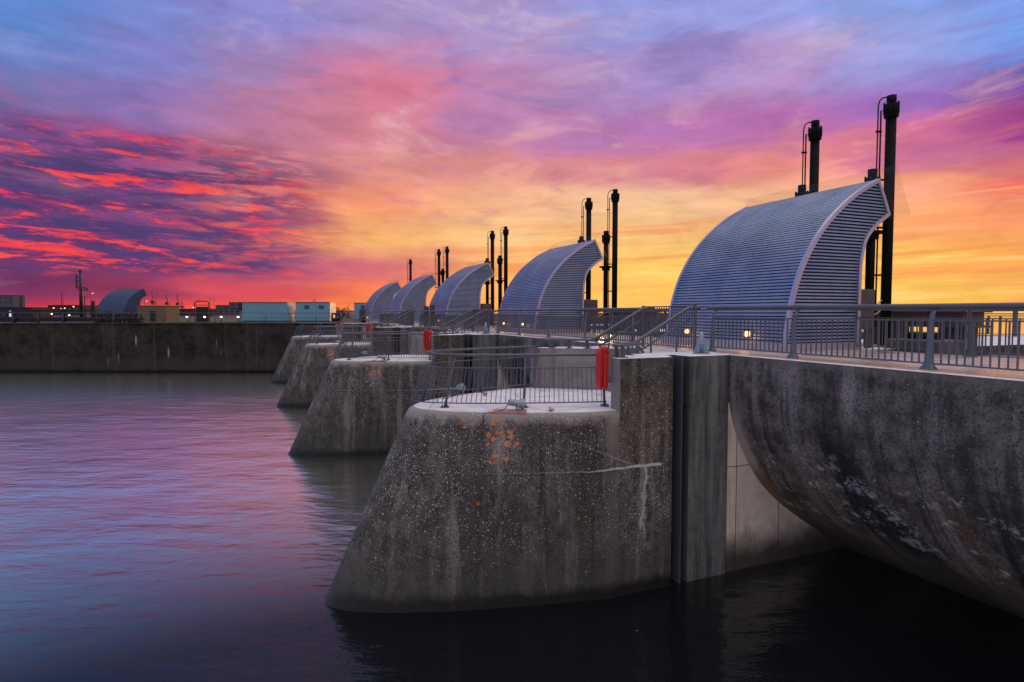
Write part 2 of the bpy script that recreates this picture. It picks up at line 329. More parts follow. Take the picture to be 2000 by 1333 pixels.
def water_material():
    m, n, b = mat('lake_water'); o = n.new('ShaderNodeTexCoord').outputs['Object']
    x, y, z = n.sep(o)
    r = n.sub(n.mul(x, CT), n.mul(y, ST)); d = n.add(n.mul(x, ST), n.mul(y, CT))   # wind direction: along the lock wall normal
    p = n.xyz(n.mul(n.add(r, n.mul(d, .35)), .42), d, 0.0)
    h = n.add(n.mul(n.noise(p, .75, 3, .5, .3), 1.0), n.mul(n.noise(p, 2.8, 4, .6, .3), .42))
    h = n.mul(h, n.mr(n.noise(o, .10, 3), .3, .7, .5, 1.1))
    h = n.mul(h, n.mul(n.mr(n.m('ABSOLUTE', d), 22, 62, 1.0, .30), n.mr(n.m('ABSOLUTE', d), 60, 260, 1.0, .15)))
    b.inputs['Base Color'].default_value = (.006, .008, .011, 1)
    b.inputs['IOR'].default_value = 1.33; b.inputs['Roughness'].default_value = .09
    b.inputs['Specular IOR Level'].default_value = .5
    bump(n, b, h, .7, .13)
    g = n.new('ShaderNodeBsdfGlossy'); g.inputs['Color'].default_value = (.97, 1.0, .88, 1); n.put(g.inputs['Roughness'], n.mr(n.m('ABSOLUTE', d), 40, 160, .21, .07))
    m.node_tree.links.new(b.inputs['Normal'].links[0].from_socket, g.inputs['Normal'])
    lw = n.new('ShaderNodeLayerWeight'); lw.inputs['Blend'].default_value = .5
    fac = n.mr(lw.outputs['Facing'], .54, .80, .0, .94)
    mx = n.new('ShaderNodeMixShader'); n.put(mx.inputs[0], fac)
    lk = m.node_tree.links; lk.new(b.outputs[0], mx.inputs[1]); lk.new(g.outputs[0], mx.inputs[2])
    lk.new(mx.outputs[0], m.node_tree.nodes['Material Output'].inputs[0])
    return m

def metal_material():
    m, n, b = mat('ribbed_aluminium'); o, v = coords(n)
    f = n.noise(v, 1.1, 5, .6); g = n.noise(n.vm('MULTIPLY', v, (1, .2, 4)), 5, 4, .6)
    c = n.mix(n.mr(f, .3, .7), (.26, .32, .44), (.36, .42, .55))
    c = n.mix(n.mr(g, .55, .75, 0, .35), c, (.17, .205, .28))
    n.put(b.inputs['Base Color'], c); b.inputs['Metallic'].default_value = .82
    n.put(b.inputs['Roughness'], n.mr(f, .3, .7, .42, .58))
    return m
def glass_material():
    m, n, b = mat('canopy_glass')
    nt = m.node_tree; out = nt.nodes['Material Output']; nt.nodes.remove(b)
    t = n.new('ShaderNodeBsdfTransparent'); t.inputs[0].default_value = (.95, .95, .92, 1)
    g = n.new('ShaderNodeBsdfGlossy'); g.inputs[0].default_value = (.8, .85, .85, 1); g.inputs['Roughness'].default_value = .05
    mx = n.new('ShaderNodeMixShader'); mx.inputs[0].default_value = .03
    nt.links.new(t.outputs[0], mx.inputs[1]); nt.links.new(g.outputs[0], mx.inputs[2]); nt.links.new(mx.outputs[0], out.inputs[0])
    return m
def deck_material():
    m, n, b = mat('damp_walkway'); o, v = coords(n, 'Object', False)
    f = n.noise(o, 1.4, 5, .6); g = n.noise(o, 20, 3, .7)
    c = n.mix(n.mr(f, .3, .7), (.46, .37, .32), (.62, .51, .45)); c = n.mix(n.mr(g, .6, .8, 0, .5), c, (.22, .18, .16))
    n.put(b.inputs['Base Color'], c); n.put(b.inputs['Roughness'], n.mr(f, .3, .7, .18, .5))
    return m
M = dict(
    pier=pier_material(), wall=wall_material(), quay=quay_material(), water=water_material(), metal=metal_material(),
    glass=glass_material(), deck=deck_material(),
    boards=simple('damp_tan_boards', (.62, .40, .24), .22, 0, .25, 3),
    clean=plain_concrete('bare_concrete', (.21, .19, .18), (.31, .285, .27)),
    pale=plain_concrete('bleached_concrete', (.70, .67, .69), (.88, .85, .88), True),
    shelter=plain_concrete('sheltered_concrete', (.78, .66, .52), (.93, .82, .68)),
    slot=simple('shade_dark_slot', (.085, .078, .070), .9, 0, .4, 3),  # slot faces coloured darker for the shade inside the recess
    strip=plain_concrete('streaked_slot_concrete', (.040, .044, .044), (.235, .24, .23)),
    grey_concrete=plain_concrete('grey_concrete', (.10, .09, .085), (.17, .155, .145)),
    shaded_metal=simple('shaded_blue_aluminium', (.11, .15, .22), .55, .6, .12, 1.0),
    trim=simple('trim_aluminium', (.52, .49, .60), .36, .75, .1), gap=simple('shade_dark_backing', (.018, .018, .022), .8, 0, .3),
    rail=simple('grey_paint', (.110, .118, .138), .42, .25, .2, 4),
    post=simple('blue_grey_paint', (.12, .145, .165), .40, .3, .25, 5),
    black=simple('black_steel', (.006, .005, .005), .62, 0, .3, 3),
    gear=simple('brown_grey_steel', (.13, .09, .085), .6, .2, .35, 4),
    red=simple('red_plastic', (.60, .020, .018), .35, 0, .12, 3),
    redin=simple('dark_red_slot', (.08, .004, .004), .6),
    lamp=simple('lamp_casing', (.27, .34, .37), .5, .3, .2, 9),
    lens=simple('lamp_glass', (.55, .62, .63), .12, 0, .1),
    rust=simple('rusty_plate', (.50, .27, .19), .5, .3, .5, 8),
    cable=simple('black_cable', (.02, .018, .018), .6),
    davit=simple('galvanised_blue', (.26, .36, .42), .5, .3, .25, 9),
    glow=emit('warm_lamp', (1.0, .42, .08), 7.0), dot=emit('far_lamp', (1.0, .80, .42), 5.0), orange=emit('sodium_lamp', (1.0, .30, .06), 5.0),
    white=emit('white_lamp', (.85, .95, 1.0), .5),
    bluebox=simple('blue_container_paint', (.20, .43, .53), .5, .1, .18, 1.5), bluedark=simple('dark_frame_paint', (.05, .10, .14), .5),
    tan=simple('tan_render', (.20, .14, .075), .8, 0, .2, 2), dark=simple('dark_cladding', (.022, .020, .024), .7, 0, .4, 2),
    mast=simple('mast_steel', (.05, .045, .055), .5, .4), city=simple('far_masonry', (.13, .11, .14), .9, 0, .3, .2),
    cityglass=simple('far_windows', (.05, .05, .07), .3), timber=simple('weathered_timber', (.075, .05, .04), .85, 0, .4, 7, .4),
    leaf=simple('dark_foliage', (.030, .036, .020), .8, 0, .5, 2), bark=simple('bark', (.04, .03, .025), .9),
    soil=simple('quay_paving', (.045, .04, .038), .9, 0, .4, .4), grass=simple('mown_grass', (.065, .075, .022), .9, 0, .35, .8, .6),
    hill=simple('haze_tinted_hillside', (.10, .09, .16), 1.0, 0, .2, .01), cream=simple('pale_render', (.40, .38, .40), .8), bone=simple('dried_weed', (.45, .40, .30), .9, 0, .4, 20),  # hillside colour has the blue-purple distance haze mixed in
)

# ------------------------------------------------------------------ mesh helpers
class MB:
    def __init__(s, shift=(0, 0, 0)): s.bm = bmesh.new(); s.o = Vector(shift); s.mi = 0
    def v(s, p): return s.bm.verts.new(Vector(p) - s.o)
    def f(s, vs):
        f = s.bm.faces.new(vs); f.material_index = s.mi; return f
    def box(s, a, b):
        x0, y0, z0 = a; x1, y1, z1 = b
        V = [s.v(p) for p in ((x0, y0, z0), (x1, y0, z0), (x1, y1, z0), (x0, y1, z0), (x0, y0, z1), (x1, y0, z1), (x1, y1, z1), (x0, y1, z1))]
        for i in ((0, 3, 2, 1), (4, 5, 6, 7), (0, 1, 5, 4), (1, 2, 6, 5), (2, 3, 7, 6), (3, 0, 4, 7)): s.f([V[k] for k in i])
        return s
    def beam(s, a, b, w_, h_, up=(0, 0, 1)):
        a, b = Vector(a), Vector(b); t = (b - a).normalized(); u = Vector(up)
        if abs(t.dot(u)) > .98: u = Vector((0, 1, 0))
        sx = t.cross(u).normalized(); sy = sx.cross(t).normalized()
        V = []
        for p in (a, b):
            for i, j in ((-1, -1), (1, -1), (1, 1), (-1, 1)): V.append(s.v(p + sx * i * w_ / 2 + sy * j * h_ / 2))
        for i in ((0, 1, 2, 3), (7, 6, 5, 4), (0, 4, 5, 1), (1, 5, 6, 2), (2, 6, 7, 3), (3, 7, 4, 0)): s.f([V[k] for k in i])
        return s
    def tube(s, pts, r, n=8, cap=True, smooth=True):
        pts = [Vector(p) for p in pts]; rs = r if isinstance(r, (list, tuple)) else [r] * len(pts)
        rings = []; ref = None
        for i, p in enumerate(pts):
            t = (pts[min(i + 1, len(pts) - 1)] - pts[max(i - 1, 0)])
            t = t.normalized() if t.length > 1e-9 else Vector((0, 0, 1))
            if ref is None: ref = Vector((1, 0, 0)) if abs(t.x) < .9 else Vector((0, 1, 0))
            a = (ref - t * ref.dot(t)).normalized(); ref = a; bb = t.cross(a)
            rings.append([s.v(p + (a * math.cos(k * 2 * math.pi / n) + bb * math.sin(k * 2 * math.pi / n)) * rs[i]) for k in range(n)])
        for A, B in zip(rings, rings[1:]):
            for k in range(n):
                f = s.f((A[k], A[(k + 1) % n], B[(k + 1) % n], B[k])); f.smooth = smooth
        if cap: s.f(rings[0][::-1]); s.f(rings[-1])
        return s
    def prism(s, pts, a, b, plane='xy'):      # polygon extruded along the remaining axis
        mk = {'xy': lambda p, t: (p[0], p[1], t), 'xz': lambda p, t: (p[0], t, p[1]), 'yz': lambda p, t: (t, p[0], p[1])}[plane]
        A = [s.v(mk(p, a)) for p in pts]; B = [s.v(mk(p, b)) for p in pts]; n = len(pts)
        s.f(A[::-1]); s.f(B)
        for i in range(n): s.f((A[i], A[(i + 1) % n], B[(i + 1) % n], B[i]))
        return s
    def build(s, name, m, parent=None, bevel=0, loc=None, rot=None):
        bmesh.ops.recalc_face_normals(s.bm, faces=s.bm.faces)
        me = bpy.data.meshes.new(name); s.bm.to_mesh(me); s.bm.free()
        for k in (m if isinstance(m, (list, tuple)) else [m]): me.materials.append(k)
        o = bpy.data.objects.new(name, me); COL.objects.link(o)
        if parent: o.parent = parent
        if loc is not None: o.location = loc
        if rot is not None: o.rotation_euler.z = rot
        if bevel:
            b = o.modifiers.new('bevel', 'BEVEL'); b.width = bevel; b.segments = 2; b.limit_method = 'ANGLE'; b.angle_limit = R(40)
        return o
def tag(o, label=None, cat=None, group=None, kind=None):
    for k, x in (('label', label), ('category', cat), ('group', group), ('kind', kind)):
        if x: o[k] = x
    return o
def empty(name, loc, label, cat, group=None, rot=0):
    e = bpy.data.objects.new(name, None); COL.objects.link(e); e.location = loc; e.rotation_euler.z = rot; e.empty_display_size = .3
    return tag(e, label, cat, group)
KIDS = {}
def copy_tree(o, parent=None, label=None):
    c = o.copy(); COL.objects.link(c)
    if parent: c.parent = parent
    if label: c['label'] = label
    for ch in list(o.children): copy_tree(ch, c)
    return c
def series(root, labels, step=(0, 14.22, 0), start=1):
    base = root.location.copy()
    for k, lb in enumerate(labels):
        c = copy_tree(root, None, lb); c.location = base + Vector(step) * (k + start)
def smooth_path(pts, n):
    P = [Vector(p) for p in pts]; P = [2 * P[0] - P[1]] + P + [2 * P[-1] - P[-2]]; out = []
    for i in range(1, len(P) - 2):
        for k in range(n):
            t = k / n; a, b, c, d = P[i - 1:i + 3]
            out.append(.5 * (2 * b + (c - a) * t + (2 * a - 5 * b + 4 * c - d) * t * t + (3 * b - a - 3 * c + d) * t ** 3))
    out.append(P[-2]); return out
def interp(tab, x):
    for (x0, y0), (x1, y1) in zip(tab, tab[1:]):
        if x <= x1: return y0 + (y1 - y0) * max(0, (x - x0) / (x1 - x0))
    return tab[-1][1]

STEP = 14.22                       # one bay of the barrage
PC, NEAR, FAR = 12.87, 10.66, 15.08
DECK, PLAT = 5.04, 3.953

# ================================================================== SETTING
w_ = MB(); V = [w_.v(p) for p in ((-5000, -400, 0), (6000, -400, 0), (6000, 8000, 0), (-5000, 8000, 0))]; w_.f(V)
tag(w_.build('water', M['water']), kind='structure')

wk = MB()
wk.box((10.74, -6, 4.72), (14.55, 63.2, 5.046))
wk.mi = 1
for x0, x1 in ((10.205, 10.36), (10.385, 10.54), (10.565, 10.72)): wk.box((x0, -6, 4.95), (x1, 63.2, 5.05))
tag(wk.build('walkway', [M['deck'], M['boards']], bevel=.006), kind='structure')
dk = MB(); dk.box((27.4, -12, 4.55), (30.2, 62, 5.0)); tag(dk.build('pavement', M['grey_concrete']), kind='structure')

# land behind the lock wall
g = MB()
pl = [Q(-900, 61.5), Q(-14.5, 61.5), Q(-6, 66), Q(2, 90), Q(20, 300), Q(60, 900), Q(-1500, 1500)]
g.f([g.v((p.x, p.y, 4.86)) for p in pl]); tag(g.build('ground', M['soil']), kind='structure')
g = MB(); pl = [Q(-47, 68), Q(-31, 68), Q(-33, 84), Q(-60, 130), Q(-75, 130)]
g.f([g.v((p.x, p.y, 4.90)) for p in pl]); tag(g.build('lawn', M['grass']), kind='structure')
h = MB()
def ridge(pts, d, depth):
    T = []; B = []; K = []
    for x, y in pts:
        rr_ = (x - 1000) / 1185 * d; z = 6 + (611 - y) / 1185 * d
        T.append(h.v(Q(rr_, d + depth, z))); B.append(h.v(Q(rr_ * .97, d, 4.7))); K.append(h.v(Q(rr_, d + depth * 2.2, 4.7)))
    for i in range(len(pts) - 1): h.f((B[i], B[i + 1], T[i + 1], T[i])); h.f((T[i], T[i + 1], K[i + 1], K[i]))
ridge([(-300, 600), (-120, 596), (-30, 592), (10, 590), (40, 590), (65, 593), (90, 598), (118, 603), (170, 606), (260, 607), (360, 606), (470, 604), (560, 606), (610, 606), (640, 603), (655, 600), (672, 599), (690, 601), (720, 606), (780, 608), (900, 609)], 1700, 500)
tag(h.build('hills', M['hill']), kind='structure')

# ================================================================== PIERS
def pier():
    e = empty('concrete_pier', (7.0, PC, 0), 'nearest and largest concrete pier, orange lichen below its floodlight', 'pier', 'concrete piers of the barrage')
    O = (7.0, PC, 0)
    # sloping rounded nose
    mb = MB(O); NT_ = 44
    levels = [(-1.5, 0), (0, 0), (.4, 0), (1.2, 0), (2.0, 0), (2.8, 0), (3.4, 0), (3.80, 0), (3.88, .012), (3.93, .05), (PLAT, .11)]
    rings = []
    for z, ins in levels:
        t = z / PLAT; tip = 1.27 + (3.10 - 1.27) * t + ins; L = 5.55 + (3.1 - 5.55) * t
        ring = []
        for k in range(NT_ + 1):
            q = -1 + 2 * k / NT_; s_ = math.copysign(abs(q) ** 1.12, q)
            off = (2.205 - ins) * s_; vv = tip + L * s_ * s_
            ring.append((min(vv, 6.99), PC + off))
        ring = [(7.0, PC - 2.205 + ins)] + ring + [(7.0, PC + 2.205 - ins)]
        rings.append([mb.v((x, y, z)) for x, y in ring])
    for A, B in zip(rings, rings[1:]):
        for i in range(len(A) - 1):
            f = mb.f((A[i], A[i + 1], B[i + 1], B[i])); f.smooth = True
    mb.mi = 1; mb.f(rings[-1])
    for A, B in zip(rings[-3:], rings[-2:]):
        pass
    bmesh.ops.triangulate(mb.bm, faces=[f for f in mb.bm.faces if len(f.verts) > 4])
    for f in mb.bm.faces:
        if f.normal.z > .3: f.material_index = 1
    mb.build('nose', [M['pier'], M['pale']], e)
    # rear body with stop-log slots, and the parapets around the stair
    def sides(poly, z0, z1, capb, capt):
        A = [mb.v((x, y, z0)) for x, y in poly]; B = [mb.v((x, y, z1)) for x, y in poly]; n = len(poly)
        for i in range(n):
            a, b = poly[i], poly[(i + 1) % n]
            f = mb.f((A[i], A[(i + 1) % n], B[(i + 1) % n], B[i]))
            nx = (b[1] - a[1])
            f.material_index = 0
            if abs(a[0] - b[0]) < .01 and a[0] < 7.1: f.material_index = 2
            if z0 > 3 and i > 22: f.material_index = 2
            if min(a[0], b[0]) > 8.34 and max(a[0], b[0]) < 9.97 and i < 22: f.material_index = 5 if max(a[0], b[0]) < 8.80 else 4
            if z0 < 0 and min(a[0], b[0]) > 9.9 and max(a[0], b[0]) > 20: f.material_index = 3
        if capt:
            f = mb.f(B); f.material_index = 1
        if capb: mb.f(A[::-1])
    Y = lambda t: PC + t
    near_edge = [(7.0, Y(-2.205)), (8.35, Y(-2.205)), (8.35, Y(-2.0)), (8.46, Y(-2.0)), (8.46, Y(-1.86)), (8.56, Y(-1.86)), (8.56, Y(-1.62)), (8.79, Y(-1.62)), (8.79, Y(-2.205)), (9.88, Y(-2.205)), (9.95, Y(-2.15)), (30.0, Y(-2.15))]
    far_edge = [(30.0, Y(2.15)), (9.95, Y(2.15)), (9.88, Y(2.205)), (8.79, Y(2.205)), (8.79, Y(1.62)), (8.56, Y(1.62)), (8.56, Y(1.86)), (8.46, Y(1.86)), (8.46, Y(2.0)), (8.35, Y(2.0)), (8.35, Y(2.205)), (7.0, Y(2.205))]
    mb = MB(O)
    sides(near_edge + far_edge, -1.5, PLAT - .003, False, True)
    U = near_edge + far_edge + [(7.0, Y(2.08)), (8.35, Y(.98)), (9.9, Y(.98)), (9.9, Y(-.82)), (8.35, Y(-.82)), (7.0, Y(-1.86))]
    sides(U, PLAT - .003, DECK, False, True)
    bmesh.ops.triangulate(mb.bm, faces=[f for f in mb.bm.faces if len(f.verts) > 4])
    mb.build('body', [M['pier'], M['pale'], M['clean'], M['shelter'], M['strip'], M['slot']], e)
    for sg in (-1, 1):
        gr = MB(O); yy = PC + sg * 2.06; gr.box((8.585, yy - .14, -1), (8.62, yy + .14, DECK - .01)); gr.build('guide_rail', M['rail'], e)
    st = MB(O)
    for i in range(6):
        st.box((8.5 + i * .233, Y(-.815), PLAT), (9.895, Y(.975), PLAT + (i + 1) * 1.07 / 6))
    st = st
    st.build('stair', M['clean'], e)
    return e
p0 = pier()
series(p0, ['second concrete pier from the camera, rusty orange stain under its lamp', 'third concrete pier, half hidden behind the second one', 'farthest concrete pier, standing just in front of the lock wall'])

# platform railing on each nose
def parab(tip, kn, kf, uc, v1, n=26):
    pts = []
    for i in range(n + 1):
        q = -1 + 2 * i / n; vv = tip + (v1 - tip) * q * q
        k = kn if q < 0 else kf
        pts.append((vv, uc + math.copysign(k * math.sqrt(vv - tip), q)))
    return pts
def plat_rail():
    e = empty('platform_railing', (7.0, PC, PLAT), 'dark railing curving round the nearest pier nose above the lichen', 'railing', 'curved railings on the pier noses')
    O = (7.0, PC, PLAT)
    at = {'b': [], 'm': [], 't': []}; NB = 60
    for i in range(NB + 1):
        q = -1 + 2 * i / NB; vv = 3.24 + 3.86 * q * q
        uu = 13.28 - .98 * math.sqrt(vv - 3.24) if q < 0 else 13.28 + .95 * (vv - 3.24) ** .42
        for k, f_, z in (('b', 0, 4.05), ('m', .75, 4.80), ('t', 1.0, 5.08)):
            at[k].append(Vector((vv + .50 * f_ * (1 - abs(q)) ** 1.5, uu - .10 * f_ * q, z)))
    MB(O).tube(at['t'], .033, 10).build('top_rail', M['rail'], e)
    MB(O).tube(at['m'], .015, 6).build('mid_rail', M['rail'], e)
    MB(O).tube(at['b'], .015, 6).build('bottom_rail', M['rail'], e)
    L_ = [0]
    for a, b in zip(at['b'], at['b'][1:]): L_.append(L_[-1] + (b - a).length)
    def along(P, s_):
        x = s_ * L_[-1]
        for i in range(len(P) - 1):
            if x <= L_[i + 1] + 1e-6: return P[i].lerp(P[i + 1], (x - L_[i]) / (L_[i + 1] - L_[i]))
        return P[-1]
    pk = MB(O); N_ = 84
    for i in range(1, N_):
        a, b = along(at['b'], i / N_), along(at['m'], i / N_)
        pk.tube([a, b], .0085, 5, False)
    pk.build('picket_infill', M['rail'], e)
    for s_ in (.005, .205, .395, .60, .80, .995):
        a, b = along(at['b'], s_), along(at['t'], s_); a = a + (a - b) * (a.z - PLAT) / (b.z - a.z)
        q = MB(O); q.tube([a, a.lerp(b, .5), b], [.030, .026, .022], 8)
        q.tube([a + Vector((0, 0, .0)), a + Vector((0, 0, .022))], .10, 10)
        for k in range(4):
            c_ = a + Vector((math.cos(k * 1.57 + .6) * .072, math.sin(k * 1.57 + .6) * .072, 0)); q.tube([c_, c_ + Vector((0, 0, .06))], .012, 6)
        q.build('post', M['rail'], e)
    return e
series(plat_rail(), ['dark railing curving round the second pier nose', 'railing on the third pier nose, seen behind the second', 'far railing on the farthest pier nose'])

# floodlights on rusty plates, near and far edge of each nose
def floodlight(loc, rot, label, rusty=True):
    e = empty('floodlight', loc, label, 'floodlight', 'floodlights on the piers', rot)
    b = MB(); A = Vector((-.20, 0, .20)); B_ = Vector((.13, 0, .145)); ax = (B_ - A).normalized()
    pts = [A, A + ax * .015, A + ax * .15, A + ax * .20, A + ax * .31, A + ax * .33]
    b.tube(pts, [.055, .066, .066, .075, .115, .118], 14); b.build('casing', M['lamp'], e)
    c = A + ax * .333; MB().tube([c, c + ax * .006], [.100, .098], 14).build('lens', M['lens'], e)
    y = MB(); y.tube([(0, -.085, .0), (0, -.09, .17)], .016, 6); y.tube([(0, .085, 0), (0, .09, .17)], .016, 6); y.beam((0, -.1, .008), (0, .1, .008), .05, .015)
    y.build('bracket', M['lamp'], e)
    MB().tube(smooth_path([(-.19, 0, .18), (-.30, .0, .05), (-.5, -.02, .012), (-.72, -.10, .01), (-.78, -.22, -.05), (-.79, -.235, -.35), (-.83, -.24, -.52)] if rusty else [(-.19, 0, .18), (-.27, 0, .04), (-.5, .1, .012), (-.9, .25, .012)], 5), .009, 5).build('cable', M['cable'], e)
    return e
f1 = floodlight((5.02, 11.45, PLAT), R(-8), 'blue-grey floodlight on the rusty plate at the nearest pier edge')
series(f1, ['small floodlight above the orange stain on the second pier', 'floodlight at the near edge of the third pier', 'tiny floodlight at the near edge of the farthest pier'])
f2 = floodlight((4.75, 14.42, PLAT), R(60), 'floodlight behind the railing, far side of the nearest pier', False)
series(f2, ['floodlight behind the railing, far side of the second pier'])
rp = MB(); rp.box((-.36, -.17, .004), (.34, .26, .016)); rp.box((-.36, -.176, -.012), (.34, -.17, .016))
r0 = rp.build('steel_plate', M['rust'], loc=(4.86, 11.47, PLAT), rot=R(-27)); tag(r0, 'rusty steel plate under the floodlight on the nearest pier', 'plate', 'steel plates under the floodlights')
series(r0, ['rusty steel plate under the lamp of the second pier', 'steel plate under the lamp of the third pier'])

# red lifebuoy housings
def cabinet(loc, label):
    e = empty('lifebuoy_housing', loc, label, 'lifebuoy housing', 'red lifebuoy housings')
    def capsule(x0, x1, y0, y1, zt, r):
        pts = []; w2 = (x1 - x0) / 2; cx = (x0 + x1) / 2
        for i in range(13): a = math.pi * i / 12; pts.append((cx + w2 * math.cos(a), zt - r + r * math.sin(a)))
        for i in range(13): a = math.pi + math.pi * i / 12; pts.append((cx - w2 * .12 + w2 * .82 * math.cos(a), .09 + .09 * math.sin(a)))
        m = MB(); m.prism(pts, y0, y1, 'xz'); return m
    capsule(-.115, -.04, -.07, .10, .875, .13).build('cover', M['red'], e, bevel=.025)
    capsule(-.033, .115, -.085, .12, .92, .15).build('back_shell', M['red'], e, bevel=.035)
    s = MB()
    for i in range(3): s.beam((.005 + i * .032, -.088, .82), (.03 + i * .032, -.088, .76), .010, .004, (0, 1, 0))
    s.build('slots', M['redin'], e)
    return e
c0 = cabinet((6.80, 11.02, 4.37), 'red lifebuoy housing at the railing end of the nearest pier')
series(c0, ['red lifebuoy housing at the railing end of the second pier', 'small red lifebuoy housing on the third pier', 'tiny red lifebuoy housing on the farthest pier'])
c1 = cabinet((7.25, 12.0 + STEP, 4.28), 'red lifebuoy housing showing over the parapet of the second pier'); c1.rotation_euler.z = R(70)
series(c1, ['right-hand red lifebuoy housing on the third pier'])

# stair handrails, low guard rails, stair gate and davit socket
def handrail(y, label):
    e = empty('stair_handrail', (9, y, 4.0), label, 'handrail', 'handrails of the pier stairs'); O = (9, y, 4.0)
    MB(O).tube(smooth_path([(8.25, y, 5.28), (8.42, y, 5.36), (9.72, y, 6.04), (9.9, y, 6.10), (10.2, y, 6.12)], 5), .043, 10).build('top_rail', M['rail'], e)
    MB(O).tube([(8.45, y, 5.10), (9.85, y, 5.82)], .022, 8).build('lower_rail', M['rail'], e)
    q = MB(O); q.beam((8.30, y, 5.30), (8.55, y, 5.02), .04, .07, (0, 1, 0)); q.build('strut', M['rail'], e)
    q = MB(O); q.tube([(8.75, y, 4.6), (8.75, y, 5.53)], .025, 8); q.build('post', M['rail'], e)
    q = MB(O); q.tube([(9.5, y, 5.0), (9.5, y, 5.92)], .025, 8); q.build('post', M['rail'], e)
    return e
series(handrail(12.02, 'near handrail of the stair on the nearest pier'), ['near handrail of the stair on the second pier', 'near handrail of the stair on the third pier', 'near handrail of the stair on the farthest pier'])
series(handrail(13.90, 'far handrail of the stair on the nearest pier'), ['far handrail of the stair on the second pier', 'far handrail of the stair on the third pier'])
def guard(near, label):
    y = lambda t: PC + t
    e = empty('low_guard_rail', (7.5, PC, DECK), label, 'guard rail', 'low guard rails on the parapets'); O = (7.5, PC, DECK)
    if near:
        path = [(7.95, y(-1.55), 5.30), (7.25, y(-1.95), 5.30), (7.10, y(-1.98), 5.30), (7.06, y(-1.88), 5.30), (7.2, y(-1.72), 5.30), (8.30, y(-.95), 5.30)]
        legs = [(7.22, y(-1.95)), (7.16, y(-1.80)), (7.8, y(-1.3)), (8.25, y(-1.0))]
    else:
        path = [(7.12, y(2.12), 5.27), (8.42, y(1.06), 5.27), (8.8, y(1.05), 5.28)]
        legs = [(7.45, y(1.86)), (7.82, y(1.55)), (8.2, y(1.24))]
    MB(O).tube(smooth_path(path, 4), .034, 8).build('rail', M['rail'], e)
    for x, yy in legs:
        q = MB(O); q.beam((x + .02, yy, DECK), (x, yy, 5.27), .07, .05, (0, 1, 0)); q.box((x - .06, yy - .07, DECK + .002), (x + .1, yy + .07, DECK + .02)); q.build('leg', M['rail'], e)
    return e
series(guard(True, 'looped low guard rail on the near parapet of the nearest pier'), ['looped low guard rail on the near parapet of the second pier', 'looped low guard rail on the near parapet of the third pier'])
series(guard(False, 'low guard rail along the far parapet of the nearest pier'), ['low guard rail along the far parapet of the second pier', 'low guard rail along the far parapet of the third pier'])

def picket_panel(name, x, y0, y1, z0, z1, parent, O, pitch=.115, t=.016, m='rail', bars=True):
    q = MB(O); n = max(1, round((y1 - y0) / pitch))
    for i in range(1, n):
        yy = y0 + (y1 - y0) * i / n; q.box((x - t * .7, yy - t / 2, z0 + .012), (x + t * .7, yy + t / 2, z1 - .012))
    q.box((x - .02, y0, z1 - .012), (x + .02, y1, z1 + .014)); q.box((x - .02, y0, z0 - .014), (x + .02, y1, z0 + .012))
    return q.build(name, M[m], parent)
def gate():
    e = empty('stair_gate', (10.02, 13.0, DECK), 'tall picket gate across the stair head of the nearest pier', 'gate', 'picket gates at the stair heads'); O = (10.02, 13.0, DECK)
    picket_panel('picket_panel', 10.02, 12.0, 14.12, 5.13, 6.16, e, O, .10)
    for yy in (11.98, 14.14):
        q = MB(O); q.box((9.99, yy - .03, DECK), (10.05, yy + .03, 6.19)); q.build('post', M['rail'], e)
    picket_panel('side_panel', 10.02, 14.17, 16.0, 5.10, 6.02, e, O, .12)
    return e
series(gate(), ['tall picket gate across the stair head of the second pier', 'picket gate at the stair head of the third pier'])
def davit():
    e = empty('davit_socket', (9.60, 11.25, DECK), 'light blue-grey davit socket on the corner of the nearest pier', 'davit socket', 'davit sockets on the piers')
    MB().tube([(0, 0, 0), (0, 0, .02)], .20, 12).build('base_plate', M['davit'], e)
    q = MB(); q.tube([(0, 0, .02), (0, 0, .52)], [.055, .045], 10); q.tube([(0, 0, .22), (0, 0, .25)], .075, 10); q.build('stem', M['davit'], e)
    q = MB()
    for k in range(4):
        a = k * math.pi / 2 + .4; c_, s_ = math.cos(a), math.sin(a)
        q.beam((c_ * .15, s_ * .15, .02), (c_ * .05, s_ * .05, .22), .02, .09, (c_, s_, .4))
    q.build('gusset', M['davit'], e)
    return e
series(davit(), ['light blue-grey davit socket on the corner of the second pier'])

